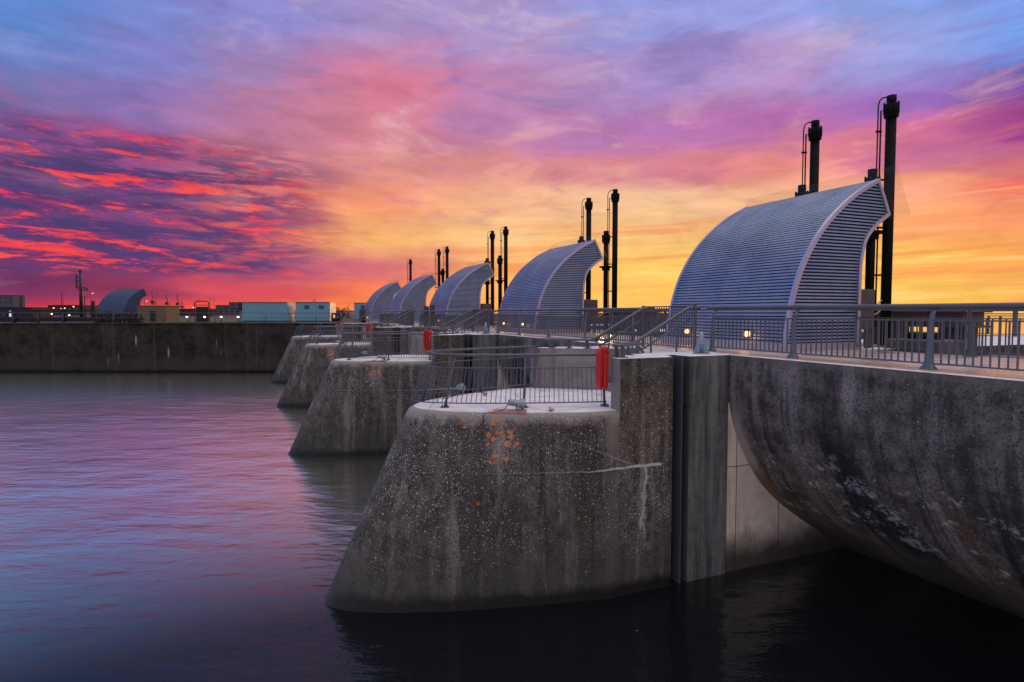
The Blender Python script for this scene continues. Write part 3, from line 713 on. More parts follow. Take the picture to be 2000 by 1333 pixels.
# ================================================================== CURVED GATE WALLS
def gate_wall():
    prof = smooth_path([(9.95, 5.036, 0), (9.952, 4.6, 0), (9.955, 4.2, 0), (9.99, 3.85, 0), (10.13, 3.35, 0), (10.52, 2.58, 0), (11.14, 1.80, 0), (12.16, 1.02, 0), (13.75, .03, 0), (15.4, -.9, 0)], 6)
    y0, y1 = FAR - STEP + .052, NEAR + .058
    mb = MB((9.95, y0, 0)); uvl = mb.bm.loops.layers.uv.new('UVMap')
    s_ = 0; arc = [0]
    for a, b in zip(prof, prof[1:]): s_ += (b - a).length; arc.append(s_)
    N_ = 24; G = []
    for i in range(N_ + 1):
        yy = y0 + (y1 - y0) * i / N_; G.append([mb.v((p.x, yy, p.y)) for p in prof])
    for i in range(N_):
        for j in range(len(prof) - 1):
            f = mb.f((G[i][j], G[i + 1][j], G[i + 1][j + 1], G[i][j + 1])); f.smooth = True
            for lp, (a, c) in zip(f.loops, ((i, j), (i + 1, j), (i + 1, j + 1), (i, j + 1))): lp[uvl].uv = ((y1 - y0) * a / N_, arc[c])
    T = [(10.2, y0, 5.036), (10.2, y1, 5.036), (10.2, y1, 4.6), (10.2, y0, 4.6)]
    t = [mb.v(p) for p in T]; mb.mi = 1
    mb.f((mb.v((9.95, y0, 5.036)), t[0], t[1], mb.v((9.95, y1, 5.036)))); mb.f(t)
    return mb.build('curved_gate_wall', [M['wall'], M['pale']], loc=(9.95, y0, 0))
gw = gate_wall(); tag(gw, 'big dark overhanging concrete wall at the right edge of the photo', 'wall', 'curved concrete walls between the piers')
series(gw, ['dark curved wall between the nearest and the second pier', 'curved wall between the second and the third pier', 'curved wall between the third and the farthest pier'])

# ================================================================== DECK RAILINGS
def deck_rail(x, lean, ys, label, group, y_hi, m='post'):
    y_lo = ys[-1]
    e = empty('deck_railing', (x, ys[0], DECK), label, 'railing', group); O = (x, ys[0], DECK)
    xt = x + lean
    MB(O).tube([(xt, y_hi, 6.10), (xt, (y_hi + y_lo) / 2, 6.10), (xt, y_lo - .3, 6.10)], .052, 12).build('top_rail', M['rail'], e)
    for yy in ys:
        q = MB(O)
        prof = [(0, .0, .30, .20), (0, .03, .28, .17), (.005, .07, .20, .11), (.012, .14, .155, .08), (.02, .3, .145, .065), (.03, .6, .12, .06), (.05, .8, .10, .055), (.10, .95, .08, .05), (.20, 1.03, .07, .045)]
        rings = []
        for dx_, z, wy, wx in prof:
            cx = x + lean * dx_ * 5
            rings.append([q.v((cx + math.cos(a) * wx / 2, yy + math.sin(a) * wy / 2, DECK + z)) for a in [k * math.pi / 5 for k in range(10)]])
        for A, B in zip(rings, rings[1:]):
            for k in range(10): f = q.f((A[k], A[(k + 1) % 10], B[(k + 1) % 10], B[k])); f.smooth = True
        q.f(rings[0][::-1]); q.f(rings[-1])
        q.build('post', M[m], e)
    xp = x + lean * .2
    for a, b in zip(ys, ys[1:]):
        picket_panel('picket_panel', xp, b + .06, a - .06, 5.15, 5.87, e, O, .122, .018)
    return e
fr = deck_rail(10.40, .14, [11.80, 9.36, 6.58, 3.8, 1.0], 'grey walkway railing with stout posts, right foreground before the nearest hood', 'railings along the front of the walkway', 12.1)
series(fr, ['walkway railing in front of the second hood', 'walkway railing in front of the third hood', 'farthest front walkway railing, before the fourth hood'])
rr0 = deck_rail(14.35, -.14, [11.35, 8.2, 5.0, 1.8], 'railing on the far side of the walkway, right of the nearest hood', 'railings along the back of the walkway', 11.5, 'rail')
series(rr0, ['back walkway railing right of the second hood', 'back walkway railing right of the third hood', 'back walkway railing right of the fourth hood'])
def far_fence():
    e = empty('sea_fence', (28.0, -8, 5.0), 'long picket fence on the seaward edge, silhouetted against the sunset', 'fence'); O = (28.0, -8, 5.0)
    MB(O).tube([(28, -8, 6.08), (28, 60, 6.08)], .03, 8).build('top_rail', M['rail'], e)
    MB(O).tube([(28, -8, 5.95), (28, 60, 5.95)], .02, 6).build('mid_rail', M['rail'], e)
    for i in range(21):
        y0 = -8 + i * 3.2
        q = MB(O); q.box((27.95, y0 - .07, 5.0), (28.05, y0 + .07, 6.06)); q.build('post', M['rail'], e)
        picket_panel('picket_panel', 28.0, y0 + .09, y0 + 3.11, 5.12, 5.86, e, O, .44, .06)
    return e
far_fence()
pw = MB(); pw.box((27.2, 24, 4.0), (27.45, 62, 5.94)); tag(pw.build('glint_screen', M['gear']), 'added low brown screen hiding the sea glint behind the second hood', 'wall')  # added solid screen, blocks the sun glint off the sea behind the pickets

# ================================================================== WAVE HOODS
FRONT = [(11.80, 5.04), (11.83, 5.21), (11.90, 5.58), (12.03, 6.24), (12.235, 6.86), (12.49, 7.37), (12.90, 7.95), (13.44, 8.49), (14.17, 9.03), (15.0, 9.46)]
REAR = [(14.40, 5.04), (14.42, 6.0), (14.43, 7.03), (14.49, 7.5), (14.64, 7.92), (14.98, 8.25), (15.47, 8.58)]
UL, UR = 15.54, 10.88
def hood():
    O = (13.2, 13.2, DECK)
    e = empty('wave_hood', O, 'nearest and largest silver wave-shaped ribbed hood', 'hood', 'silver wave-shaped hoods')
    fp = smooth_path([(a, b, 0) for a, b in FRONT], 14); rp = smooth_path([(a, b, 0) for a, b in REAR], 8)
    arc = [0]
    for a, b in zip(fp, fp[1:]): arc.append(arc[-1] + (b - a).length)
    Lf = arc[-1]
    def at(s_):
        s_ = max(0, min(Lf, s_))
        for i in range(len(fp) - 1):
            if s_ <= arc[i + 1] + 1e-9:
                t = (s_ - arc[i]) / (arc[i + 1] - arc[i]); p = fp[i].lerp(fp[i + 1], t); d_ = (fp[i + 1] - fp[i]).normalized()
                return Vector((p.x, p.y)), Vector((-d_.y, d_.x))          # outward normal
        return fp[-1], Vector((-1, 0))
    inset = .085
    # ribbed front skin
    mb = MB(O); pitch = .088; s_ = .19; prof = []; dk_ = []
    while s_ < Lf - .02:
        top = s_ > Lf - 1.75
        dep = .012 if top else .04
        if int(s_ / pitch) in (int((Lf - .62) / pitch), int((Lf - 1.15) / pitch)): dep = .03
        for o_, d_ in ((0, 0), (.056, 0), (.058, dep), (.086, dep)):
            if s_ + o_ < Lf:
                p, n_ = at(s_ + o_); prof.append(p - n_ * d_); dk_.append(d_ > .02)
        s_ += pitch
    prof.append(at(Lf)[0])
    A = [mb.v((p.x, UR + inset, p.y)) for p in prof]; B = [mb.v((p.x, UL - inset, p.y)) for p in prof]
    dk_.append(False)
    for i in range(len(prof) - 1):
        mb.mi = 1 if dk_[i] and dk_[i + 1] else 0; mb.f((A[i], B[i], B[i + 1], A[i + 1]))  # groove floors painted dark for the shade between the ribs
    mb.mi = 1
    # rivets
    for j, s_ in enumerate([.30 + pitch * k + .03 for k in range(3, int((Lf - .9) / pitch), 3)]):
        p, n_ = at(s_)
        for i in range(6):
            yy = UR + .45 + (i + (.5 if j % 2 else 0)) * .72
            if yy < UL - .2: mb.box((p.x - .008 + n_.x * .004, yy - .008, p.y - .008), (p.x + .006 + n_.x * .006, yy + .008, p.y + .007))
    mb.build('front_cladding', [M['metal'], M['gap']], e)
    # louvred ends
    FZ = sorted([(p.y, p.x) for p in fp]); RZ = sorted([(p.y, p.x) for p in rp] + [(9.46, 15.0)])
    def side(y, sgn):
        q = MB(O); z = 5.27; prev_ = None; ph = .083
        rows = []
        while z < 9.38:
                rows.append(z); z += ph
        xs = lambda zz: (interp(FZ, zz) + .03, max(interp(RZ, zz) - .03, interp(FZ, zz) + .04))
        for zz in rows:                                   # sloping blades
            z1 = min(zz + .043, 9.43); a, b = xs(zz); a1, b1 = xs(z1)
            f = [(a, y, zz), (b, y, zz), (b1, y - sgn * .010, z1), (a1, y - sgn * .010, z1)]
            bk_ = [(a, y - sgn * .006, zz), (b, y - sgn * .006, zz), (b1, y - sgn * .026, z1), (a1, y - sgn * .026, z1)]
            F = [q.v(p) for p in f]; K = [q.v(p) for p in bk_]
            q.f(F); q.f(K[::-1])
            for i in range(4): q.f((F[i], F[(i + 1) % 4], K[(i + 1) % 4], K[i]))
        q.build('louvred_end', M['metal'], e)
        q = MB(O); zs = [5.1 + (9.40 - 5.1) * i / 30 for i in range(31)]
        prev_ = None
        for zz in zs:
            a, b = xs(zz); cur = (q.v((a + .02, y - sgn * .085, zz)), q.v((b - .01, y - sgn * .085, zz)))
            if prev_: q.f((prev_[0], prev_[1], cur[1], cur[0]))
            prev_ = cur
        q.build('shade_dark_backing', M['gap'], e)  # backing coloured near black so the gaps between blades read as shade
    side(UR + .035, -1); side(UL - .035, 1)
    # back skin and crest face
    bp = [(p.x, p.y) for p in rp]
    q = MB(O); A = [q.v((x - .02, UR + .05, z)) for x, z in bp + [(15.0, 9.44)]]; B = [q.v((x - .02, UL - .05, z)) for x, z in bp + [(15.0, 9.44)]]
    for i in range(len(A) - 1): f = q.f((A[i], B[i], B[i + 1], A[i + 1]))
    q.build('back_cladding', M['metal'], e)
    # edge trims: a flat band following the outline at each end
    def band(path, y0, y1, wid):
        q = MB(O); out = []; inn = []
        for i, p in enumerate(path):
            a = path[max(i - 1, 0)]; b = path[min(i + 1, len(path) - 1)]
            d_ = Vector((b[0] - a[0], b[1] - a[1])).normalized(); n_ = Vector((d_.y, -d_.x))
            P0 = Vector((p[0], p[1])) - n_ * .016; P1 = Vector((p[0], p[1])) + n_ * wid
            out.append((q.v((P0.x, y0, P0.y)), q.v((P0.x, y1, P0.y)))); inn.append((q.v((P1.x, y0, P1.y)), q.v((P1.x, y1, P1.y))))
        for i in range(len(path) - 1):
            q.f((out[i][0], out[i][1], out[i + 1][1], out[i + 1][0])); q.f((inn[i][0], inn[i + 1][0], inn[i + 1][1], inn[i][1]))
            q.f((out[i][0], out[i + 1][0], inn[i + 1][0], inn[i][0])); q.f((out[i][1], inn[i][1], inn[i + 1][1], out[i + 1][1]))
        q.f((out[0][0], inn[0][0], inn[0][1], out[0][1])); q.f((out[-1][0], out[-1][1], inn[-1][1], inn[-1][0]))
        return q
    fpath = [(p.x, p.y) for p in fp]
    rpath = [(p.x, p.y) for p in rp][::-1]
    for y0, y1 in ((UR, UR + .10), (UL - .10, UL)):
        o_ = band(fpath, y0, y1, .08).build('front_trim', M['trim'], e)
        band(rpath, y0, y1, .085).build('rear_trim', M['trim'], e)
        band([(15.02, 9.46), (15.25, 9.02), (15.47, 8.58)], y0 + .004, y1 - .004, .07).build('crest_trim', M['trim'], e)
    q = MB(O); q.box((11.74, UR - .03, DECK + .004), (14.46, UL + .03, 5.24)); q.build('plinth', M['grey_concrete'] if False else M['trim'], e, bevel=.01)
    # glass wind baffles standing along the crest
    A_, B_ = Vector((15.015, 0, 9.72)), Vector((15.62, 0, 8.50))
    for y0, y1 in ((10.45, 12.28), (12.30, 13.93), (13.95, 15.60)):
        g = MB(O); n_ = Vector((.022, 0, .011))
        V = [g.v((P.x + k * n_.x, yy, P.z + k * n_.z)) for P in (A_, B_) for yy in (y0, y1) for k in (0, 1)]
        for i in ((0, 2, 6, 4), (1, 5, 7, 3), (0, 1, 3, 2), (4, 6, 7, 5), (0, 4, 5, 1), (2, 3, 7, 6)): g.f([V[k] for k in i])
        g.build('glass_pane', M['glass'], e)
    for yy in (12.10, 14.46):
        l = MB(O); l.box((11.80, yy - .13, 5.36), (11.915, yy + .13, 5.53)); lo = l.build('wall_light', M['trim'], e, bevel=.008)
        k = MB(O); k.tube([(11.7985, yy, 5.445), (11.782, yy, 5.445), (11.775, yy, 5.445)], [.062, .062, .045], 14); k.build('lens', M['glow'], lo)
        ld = bpy.data.lights.new('lamp_light', 'POINT'); ld.energy = 1.3; ld.color = (1.0, .52, .16); ld.shadow_soft_size = .06
        lt = bpy.data.objects.new('lamp_light', ld); COL.objects.link(lt); lt.parent = e; lt.location = (11.66 - O[0], yy - O[1], 5.45 - O[2])
    return e
h0 = hood()
series(h0, ['second silver hood, standing just left of the setting sun', 'third silver hood, middle of the row of five', 'fourth silver hood, partly covering the one behind it', 'fifth and smallest silver hood of the row over the piers'])
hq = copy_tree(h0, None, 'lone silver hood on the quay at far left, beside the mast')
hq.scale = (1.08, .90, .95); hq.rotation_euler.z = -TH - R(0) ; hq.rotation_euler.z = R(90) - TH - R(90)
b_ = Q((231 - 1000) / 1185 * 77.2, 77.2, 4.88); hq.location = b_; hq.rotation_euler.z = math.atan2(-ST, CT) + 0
for ch in list(hq.children):
    if ch.type == 'LIGHT': bpy.data.objects.remove(ch); continue
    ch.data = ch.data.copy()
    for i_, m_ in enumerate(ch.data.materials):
        if m_ in (M['metal'], M['trim']): ch.data.materials[i_] = M['shaded_metal']  # same metal in a darker copy; the lone hood's shade is in the colour
# turn it so its ribbed front faces the lock wall
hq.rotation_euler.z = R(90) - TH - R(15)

# ================================================================== HYDRAULIC CYLINDERS
def ram(x, y, top, label, tall=True):
    z0 = 4.9
    e = empty('hydraulic_ram', (x, y, z0), label, 'hydraulic ram', 'black hydraulic rams behind the hoods'); H = top - z0
    r = .138 if tall else .12
    MB().tube([(0, 0, 0), (0, 0, H - .5)], r, 16).build('shaft', M['black'], e)
    c = MB(); c.tube([(0, 0, H - .62), (0, 0, H - .60), (0, 0, H - .26), (0, 0, H - .24)], [.16, .19, .19, .175], 16)
    for k in range(8):
        a = k * math.pi / 4 + .2; c.tube([(math.cos(a) * .185, math.sin(a) * .185, H - .50), (math.cos(a) * .185, math.sin(a) * .185, H - .20)], .028, 6)
    c.build('collar', M['black'], e)
    MB().tube([(0, 0, H - .26), (0, 0, H)], .125, 12).build('cap', M['black'], e)
    rv = Vector((-CT, ST, 0)).normalized(); 
    if tall:
        P = lambda a, z: rv * a + Vector((0, 0, z))
        MB().tube(smooth_path([P(.1, H - .06), P(.22, H - .05), P(.33, H - .14), P(.37, H - .32), P(.37, H - .5)], 4) + [P(.38, .7)], .018, 6).build('feed_pipe', M['black'], e)
        MB().tube([P(.17, H - .42), P(.29, H - .42), P(.29, .7)], .022, 6).build('return_pipe', M['black'], e)
        for z in [H - 1.0 - 1.35 * i for i in range(4)]:
            q = MB(); q.beam(P(.12 if (H - z) > 1.5 else .26, z), P(.42, z), .05, .05); q.build('pipe_clamp', M['black'], e)
    else:
        q = MB(); q.tube([(0, 0, 3.35), (0, 0, 3.42)], .33, 14); q.tube([(0, 0, 3.2), (0, 0, 3.35)], .2, 14); q.build('flange', M['black'], e)
    return e
nm = ['second', 'third', 'fourth', 'fifth']
series(ram(16.72, 11.83, 12.12, 'tallest black ram in the photo, right behind the nearest hood'), ['tall black ram standing clear right of the second hood', 'right-hand tall ram behind the third hood', 'right-hand tall ram behind the fourth hood', 'lone ram rising behind the fifth hood'])
series(ram(16.66, 14.31, 12.12, 'tall black ram rising above the crest of the nearest hood'), ['tall black ram rising above the crest of the second hood', 'left-hand tall ram behind the third hood', 'left-hand tall ram behind the fourth hood'])
series(ram(16.36, 12.08, 10.08, 'short ram under the beak of the nearest hood', False), ['short flanged ram between the two tall rams of the second hood', 'short flanged ram right of the third hood', 'short ram just right of the fourth hood crest'])
series(ram(16.30, 14.45, 10.08, 'short ram whose cap peeps over the nearest hood', False), ['short ram whose cap peeps over the second hood', 'short ram whose cap peeps over the third hood'])

# machinery behind the hoods
def cab(label):
    e = empty('equipment_cabinet', (15.0, 11.6, 5.0), label, 'cabinet', 'equipment cabinets behind the hoods')
    MB().box((-.35, -.45, .55), (.35, .35, 1.62)).build('body', M['gear'], e, bevel=.03)
    q = MB(); q.box((-.30, -.40, 0), (-.18, -.28, .55)); q.box((.18, -.40, 0), (.30, -.28, .55)); q.box((-.30, .18, 0), (-.18, .30, .55)); q.box((.18, .18, 0), (.30, .30, .55)); q.build('stand', M['gear'], e)
    q = MB(); q.beam((-.2, -.456, .8), (-.2, -.456, 1.4), .02, .02); q.build('handle', M['rail'], e)
    q = MB(); q.tube(smooth_path([(.3, 0, 1.0), (.9, .1, 1.05), (1.5, .2, 1.35)], 5), .018, 5); q.tube(smooth_path([(.3, -.1, .9), (.9, 0, .92), (1.5, .12, 1.15)], 5), .018, 5); q.build('hoses', M['cream'], e)
    return e
series(cab('brown cabinet tucked under the beak of the nearest hood'), ['sunlit brown cabinet at the foot of the second hood', 'brown cabinet at the foot of the third hood'])
def beamset(label):
    e = empty('gate_beam', (17.6, 10.9, 4.9), label, 'steel beam', 'steel beams over the gates'); O = (17.6, 10.9, 4.9)
    q = MB(O); q.box((17.15, 10.0, 5.66), (18.05, 12.9, 6.0)); q.box((17.05, 9.85, 6.0), (18.15, 13.1, 6.05)); q.box((17.05, 9.85, 5.60), (18.15, 13.1, 5.66)); q.build('box_girder', M['gear'], e, bevel=.01)
    q = MB(O); q.box((17.3, 10.05, 4.0), (17.9, 10.7, 5.60)); q.build('pedestal', M['grey_concrete'], e, bevel=.02)
    q = MB(O); q.box((17.3, 11.9, 4.0), (17.9, 12.6, 5.60)); q.build('pedestal', M['grey_concrete'], e, bevel=.02)
    return e
series(beamset('brown steel beam on concrete pedestals right of the nearest hood'), ['brown steel beam right of the second hood'])
for i, (x, y, z, lb) in enumerate(((16.2, 10.4, 5.30, 'squat concrete block behind the back railing, right of the nearest hood'), (21.5, 7.4, 5.75, 'dark winch block standing among the far pickets at right'))):
    e = empty('winch' if i else 'concrete_block', (x, y, 4.4), lb, 'winch' if i else 'block')
    MB().box((-.55, -.7, 0), (.55, .7, z - 4.4)).build('base', M['grey_concrete'] if not i else M['black'], e, bevel=.05)
    q = MB(); q.tube([(0, -.4, z - 4.38), (0, .4, z - 4.38)], .16, 12); q.build('drum', M['black'], e)
def sluice(label):
    e = empty('sluice_gate', (19.2, 6, 0), label, 'sluice gate', 'steel sluice gates'); O = (19.2, 6, 0)
    y0, y1 = FAR - STEP + .07, NEAR + .04
    q = MB(O); q.box((18.9, y0, -.5), (19.2, y1, 4.7)); q.build('skin_plate', M['gear'], e)
    q = MB(O)
    for z in (.6, 1.6, 2.6, 3.6, 4.55): q.box((19.2, y0, z), (19.7, y1, z + .18))
    q.build('stiffener', M['gear'], e)
    q = MB(O); q.box((18.6, y0, 4.7), (19.9, y1, 4.78)); q.build('catwalk', M['grey_concrete'], e)
    return e
series(sluice('brown steel sluice gate behind the walkway at the right edge'), ['steel sluice gate behind the second bay of the walkway'])

# timber posts seen before the far hoods
def tpost(loc, h_, r, label):
    e = MB(); e.tube([(0, 0, 0), (0, 0, h_ * .5), (0, 0, h_ - .05), (0, 0, h_)], [r * 1.04, r, r, r * .85], 12)
    for k in (.35, .75): e.tube([(0, 0, h_ * k), (0, 0, h_ * k + .06)], r * 1.07, 12)
    return tag(e.build('timber_post', M['timber'], loc=loc), label, 'post', 'round timber posts on the walkway')
tpost((10.95, 40.6, DECK), 1.40, .17, 'left one of the two brown posts before the third hood')
tpost((11.30, 40.3, DECK), 1.48, .17, 'right one of the two brown posts before the third hood')
tpost((9.6, 58.6, DECK), 1.30, .30, 'thick dark post before the fifth hood')

# bits of dried weed on the near ledge
def weed(loc, label):
    q = MB()
    for i in range(16):
        a = random.uniform(0, 6.28); l = random.uniform(.05, .13); p = Vector((math.cos(a) * l, math.sin(a) * l, random.uniform(.02, .11)))
        q.tube([(0, 0, 0), p * .5 + Vector((0, 0, .03)), p], [.008, .012, .003], 5)
    return tag(q.build('weed_tuft', M['bone'], loc=loc), label, 'weed', 'dry weed tufts on the pier')
weed((5.66, 11.18, PLAT - .01), 'dry pale weed tuft on the near ledge below the railing'); weed((5.2, 13.9, PLAT), 'dry pale tuft behind the railing by the far floodlight')

# scraps floating on the dark water
for (x, y, s_, m_, lb) in ((6.55, 9.35, .04, 'shaded_metal', 'tiny blue scrap floating by the foot of the nearest pier'), (5.35, 7.55, .04, 'bone', 'pale twig floating on the dark water near the bottom edge'), (6.9, 6.9, .045, 'bone', 'pale leaf floating on the dark water under the big curved wall')):
    q = MB()
    pts = [(math.cos(a) * s_ * (1 + .4 * math.sin(3 * a)), math.sin(a) * s_ * .4, .006 + .006 * math.cos(2 * a)) for a in [k * math.pi / 5 for k in range(10)]]
    V = [q.v(p_) for p_ in pts]; W_ = [q.v((p_[0], p_[1], p_[2] + .006)) for p_ in pts]
    q.f(V[::-1]); q.f(W_)
    for i in range(10): q.f((V[i], V[(i + 1) % 10], W_[(i + 1) % 10], W_[i]))
    tag(q.build('floating_scrap', M[m_], loc=(x, y, 0)), lb, 'debris', 'scraps floating on the water')

# ================================================================== LOCK WALL AND QUAYSIDE
def box_q(mb, r0, r1, d0, d1, z0, z1):           # box in quay frame
    mb.box((r0, d0, z0), (r1, d1, z1)); return mb
QROT = -TH
wl = MB(); wl.box((-95, 60.5, -2), (-15.5, 61.7, 4.86)); wl.box((-95, 60.42, 4.86), (-15.5, 61.9, 4.95))
tag(wl.build('quay_wall', M['quay'], rot=QROT), 'long dark lock wall rising from the water at left', 'wall')
def pr(x, d): return (x - 1000) / 1185 * d
def pz(y, d): return 6 + (611 - y) / 1185 * d
def q_empty(name, x, d, z, label, cat, group=None): return empty(name, Q(pr(x, d), d, z), label, cat, group, QROT)
# quay fence
e = empty('quay_fence', Q(-50, 61.3, 4.95), 'thin post and rail fence along the top of the lock wall', 'fence', None, QROT)
MB().tube([(-44, 0, 1.0), (33, 0, 1.0)], .03, 6).build('top_rail', M['rail'], e)
MB().tube([(-44, 0, .52), (33, 0, .52)], .018, 6).build('mid_rail', M['rail'], e)
for i in range(31): MB().tube([(-44 + i * 2.56, 0, 0), (-44 + i * 2.56, 0, 1.0)], .035, 6).build('post', M['rail'], e)

def container(x0, x1, ytop, d, depth, label, kind):
    w0 = pr(x1, d) - pr(x0, d); hgt = pz(ytop, d) - 4.92
    e = q_empty('shipping_container' if kind == 'c' else 'site_cabin', (x0 + x1) / 2, d, 4.92, label, 'container' if kind == 'c' else 'cabin')
    q = MB(); n = int(w0 / .26) if kind == 'c' else int(w0 / .5)
    pts = []
    for i in range(n):
        a = -w0 / 2 + w0 * i / n; s_ = w0 / n
        pts += [(a, 0), (a + s_ * .3, 0), (a + s_ * .5, .035 if kind == 'c' else .012), (a + s_ * .8, .035 if kind == 'c' else .012)]
    pts += [(w0 / 2, 0), (w0 / 2, depth), (-w0 / 2, depth)]
    q.prism(pts, .12, hgt - .1, 'xy'); q.build('body', M['bluebox'], e)
    q = MB(); q.box((-w0 / 2 - .03, -.03, hgt - .1), (w0 / 2 + .03, depth + .03, hgt)); q.build('roof', M['bluedark'], e)
    q = MB(); q.box((-w0 / 2 - .02, -.02, 0), (w0 / 2 + .02, depth + .02, .12)); q.build('base_frame', M['bluedark'], e)
    if kind == 'c':
        for sx in (-1, 1): q = MB(); q.box((sx * w0 / 2 - .05, -.04, .12), (sx * w0 / 2 + .05, .06, hgt - .1)); q.build('corner_post', M['bluebox'], e)
        q = MB(); q.box((-w0 / 2 - .62, .2, hgt * .55), (-w0 / 2 - .02, 1.4, hgt)); q.build('end_unit', M['dark'], e)
    else:
        for xx in (-.35, .5):
            q = MB(); q.box((xx * w0 / 2 * 1.0 - .28, -.06, hgt * .66), (xx * w0 / 2 + .28, .0, hgt * .84)); wv = q.build('vent', M['bluedark'], e)
        q = MB(); q.tube([(-.1, .5, hgt), (-.1, .5, hgt + .35)], .03, 6); q.tube([(.12, .5, hgt), (.12, .5, hgt + .5)], .03, 6); q.build('flue', M['dark'], e)
    return e
container(475, 562, 590.5, 73, 2.4, 'long blue shipping container on the quay', 'c')
container(578, 645, 590.5, 73, 2.4, 'blue site cabin with two vents, right of the long container', 'k')
container(692, 745, 592, 92, 2.4, 'blue container half hidden behind the fifth hood', 'k')
# tan shed
e = q_empty('tan_shed', 297, 74, 4.9, 'low tan rendered shed beside the lone hood', 'shed')
MB().box((-1.75, 0, 0), (1.75, 3, 1.85)).build('wall', M['tan'], e); MB().box((-1.82, -.05, 1.85), (1.82, 3.05, 1.95)).build('roof', M['tan'], e)
q = MB(); q.box((-.2, -.03, 0), (.45, 0, 1.3)); q.build('door', M['dark'], e)
# communications mast
e = q_empty('antenna_mast', 160, 84, 4.9, 'tall antenna mast with panel aerials left of the lone hood', 'mast')
H = pz(529, 84) - 4.9
MB().tube([(0, 0, 0), (0, 0, H * .6), (0, 0, H)], [.24, .20, .15], 10).build('pole', M['mast'], e)
MB().tube([(0, 0, H - .12), (0, 0, H)], .26, 10).build('cap', M['mast'], e)
for i in range(3): q = MB(); q.box((-.62, -.1, H * .83 - i * .62 - .02), (-.36, .12, H * .83 - i * .62 + .52)); q.build('panel_aerial', M['mast'], e)
MB().beam((-.5, 0, H * .8), (0, 0, H * .8), .05, .05).build('bracket', M['mast'], e)
q = MB(); q.beam((-.45, 0, H * .62), (1.05, 0, H * .60), .16, .16); q.tube([(.3, 0, H * .66), (1.0, 0, H * .64)], .1, 8); q.build('cross_arm', M['mast'], e)
def pole(x, y, d, r, label, lamp=None, name='lamp_post'):
    e = q_empty(name, x, d, 4.86, label, 'pole', 'thin poles on the quayside'); hh = pz(y, d) - 4.86
    MB().tube([(0, 0, 0), (0, 0, hh)], [r, r * .7], 6).build('pole', M['mast'], e)
    q = MB(); q.beam((0, 0, hh), (.5, 0, hh + .03), .1, .06); lo = q.build('lamp_head', M['mast'], e)
    if lamp: q = MB(); q.box((.28, -.1, hh - .1), (.58, .1, hh - .035)); q.build('lens', M[lamp], lo)
    return e
pole(167, 579, 86, .10, 'short dark pole just right of the antenna mast')
pole(122, 571, 120, .12, 'slim pole above the orange lamps at far left'); pole(126, 576, 120, .05, 'very thin pole beside the slim pole at far left')
pole(179, 573, 130, .05, 'lamp post with a lit head just left of the lone hood', 'orange')
pole(306, 575, 130, .06, 'lamp post between the tan shed and the cranes'); pole(411, 584, 140, .07, 'thin post right of the framed screen', None)
pole(419, 585, 160, .05, 'faint thin post left of the grey office block'); pole(680, 597, 140, .07, 'lamp post between the cabin and the fifth hood')
pole(284, 588, 130, .05, 'tiny lamp post seen under the beak of the lone hood', 'orange')
for x, y, d, k, lb in ((106, 603, 150, 'orange', 'leftmost orange lamp across the water'), (121, 604, 150, 'orange', 'left one of a close pair of orange lamps'), (127.5, 603.5, 150, 'orange', 'right one of a close pair of orange lamps'), (145, 600.5, 140, 'orange', 'brightest orange lamp left of the mast'), (102, 614.5, 90, 'dot', 'white lamp low on the dark quay at far left'), (136, 617, 88, 'dot', 'white lamp low on the quay left of the mast'), (346, 601, 200, 'orange', 'orange lamp by the foot of the cranes'), (379, 602, 200, 'orange', 'orange lamp left of the framed screen')):
    e = q_empty('quay_lamp', x, d, 4.86, lb, 'lamp', 'small lit lamps on the quayside'); hh = max(.3, pz(y, d) - 4.86); s_ = d * .0008
    MB().tube([(0, 0, 0), (0, 0, hh)], .04, 6).build('pole', M['mast'], e)
    q = MB(); q.box((-s_, -s_, hh), (s_, s_, hh + 1.8 * s_)); q.build('lens', M[k], e, bevel=s_ * .3)
# bollard lights on the lawn
for i, (x, lb) in enumerate(((365.5, 'leftmost of the four bright lights on the lawn'), (400, 'second bright light on the lawn from the left'), (432.5, 'third bright light on the lawn from the left'), (465.5, 'rightmost bright light on the lawn, beside the container'))):
    e = q_empty('bollard_light', x, 72, 4.88, lb, 'light', 'bollard lights on the lawn')
    MB().tube([(0, 0, 0), (0, 0, .52)], .05, 8).build('stem', M['mast'], e); MB().tube([(0, 0, .52), (0, 0, .68)], .105, 10).build('lens', M['dot'], e); MB().tube([(0, 0, .68), (0, 0, .72)], .12, 10).build('cap', M['mast'], e)
# framed screen
e = q_empty('framed_screen', 395, 72, 4.9, 'dark screen inside a rounded pipe frame on the lawn edge', 'screen')
MB().tube(smooth_path([(-.86, 0, 0), (-.86, 0, 1.2), (-.86, 0, 2.0), (-.80, 0, 2.28), (-.55, 0, 2.42), (0, 0, 2.44), (.55, 0, 2.42), (.80, 0, 2.28), (.86, 0, 2.0), (.86, 0, 1.2), (.86, 0, 0)], 4), .065, 8).build('pipe_frame', M['mast'], e)
MB().box((-.72, .02, 0), (.72, .12, 1.78)).build('panel', M['dark'], e)
MB().tube([(-.84, 0, 1.98), (.84, 0, 1.98)], .04, 6).build('cross_bar', M['mast'], e)
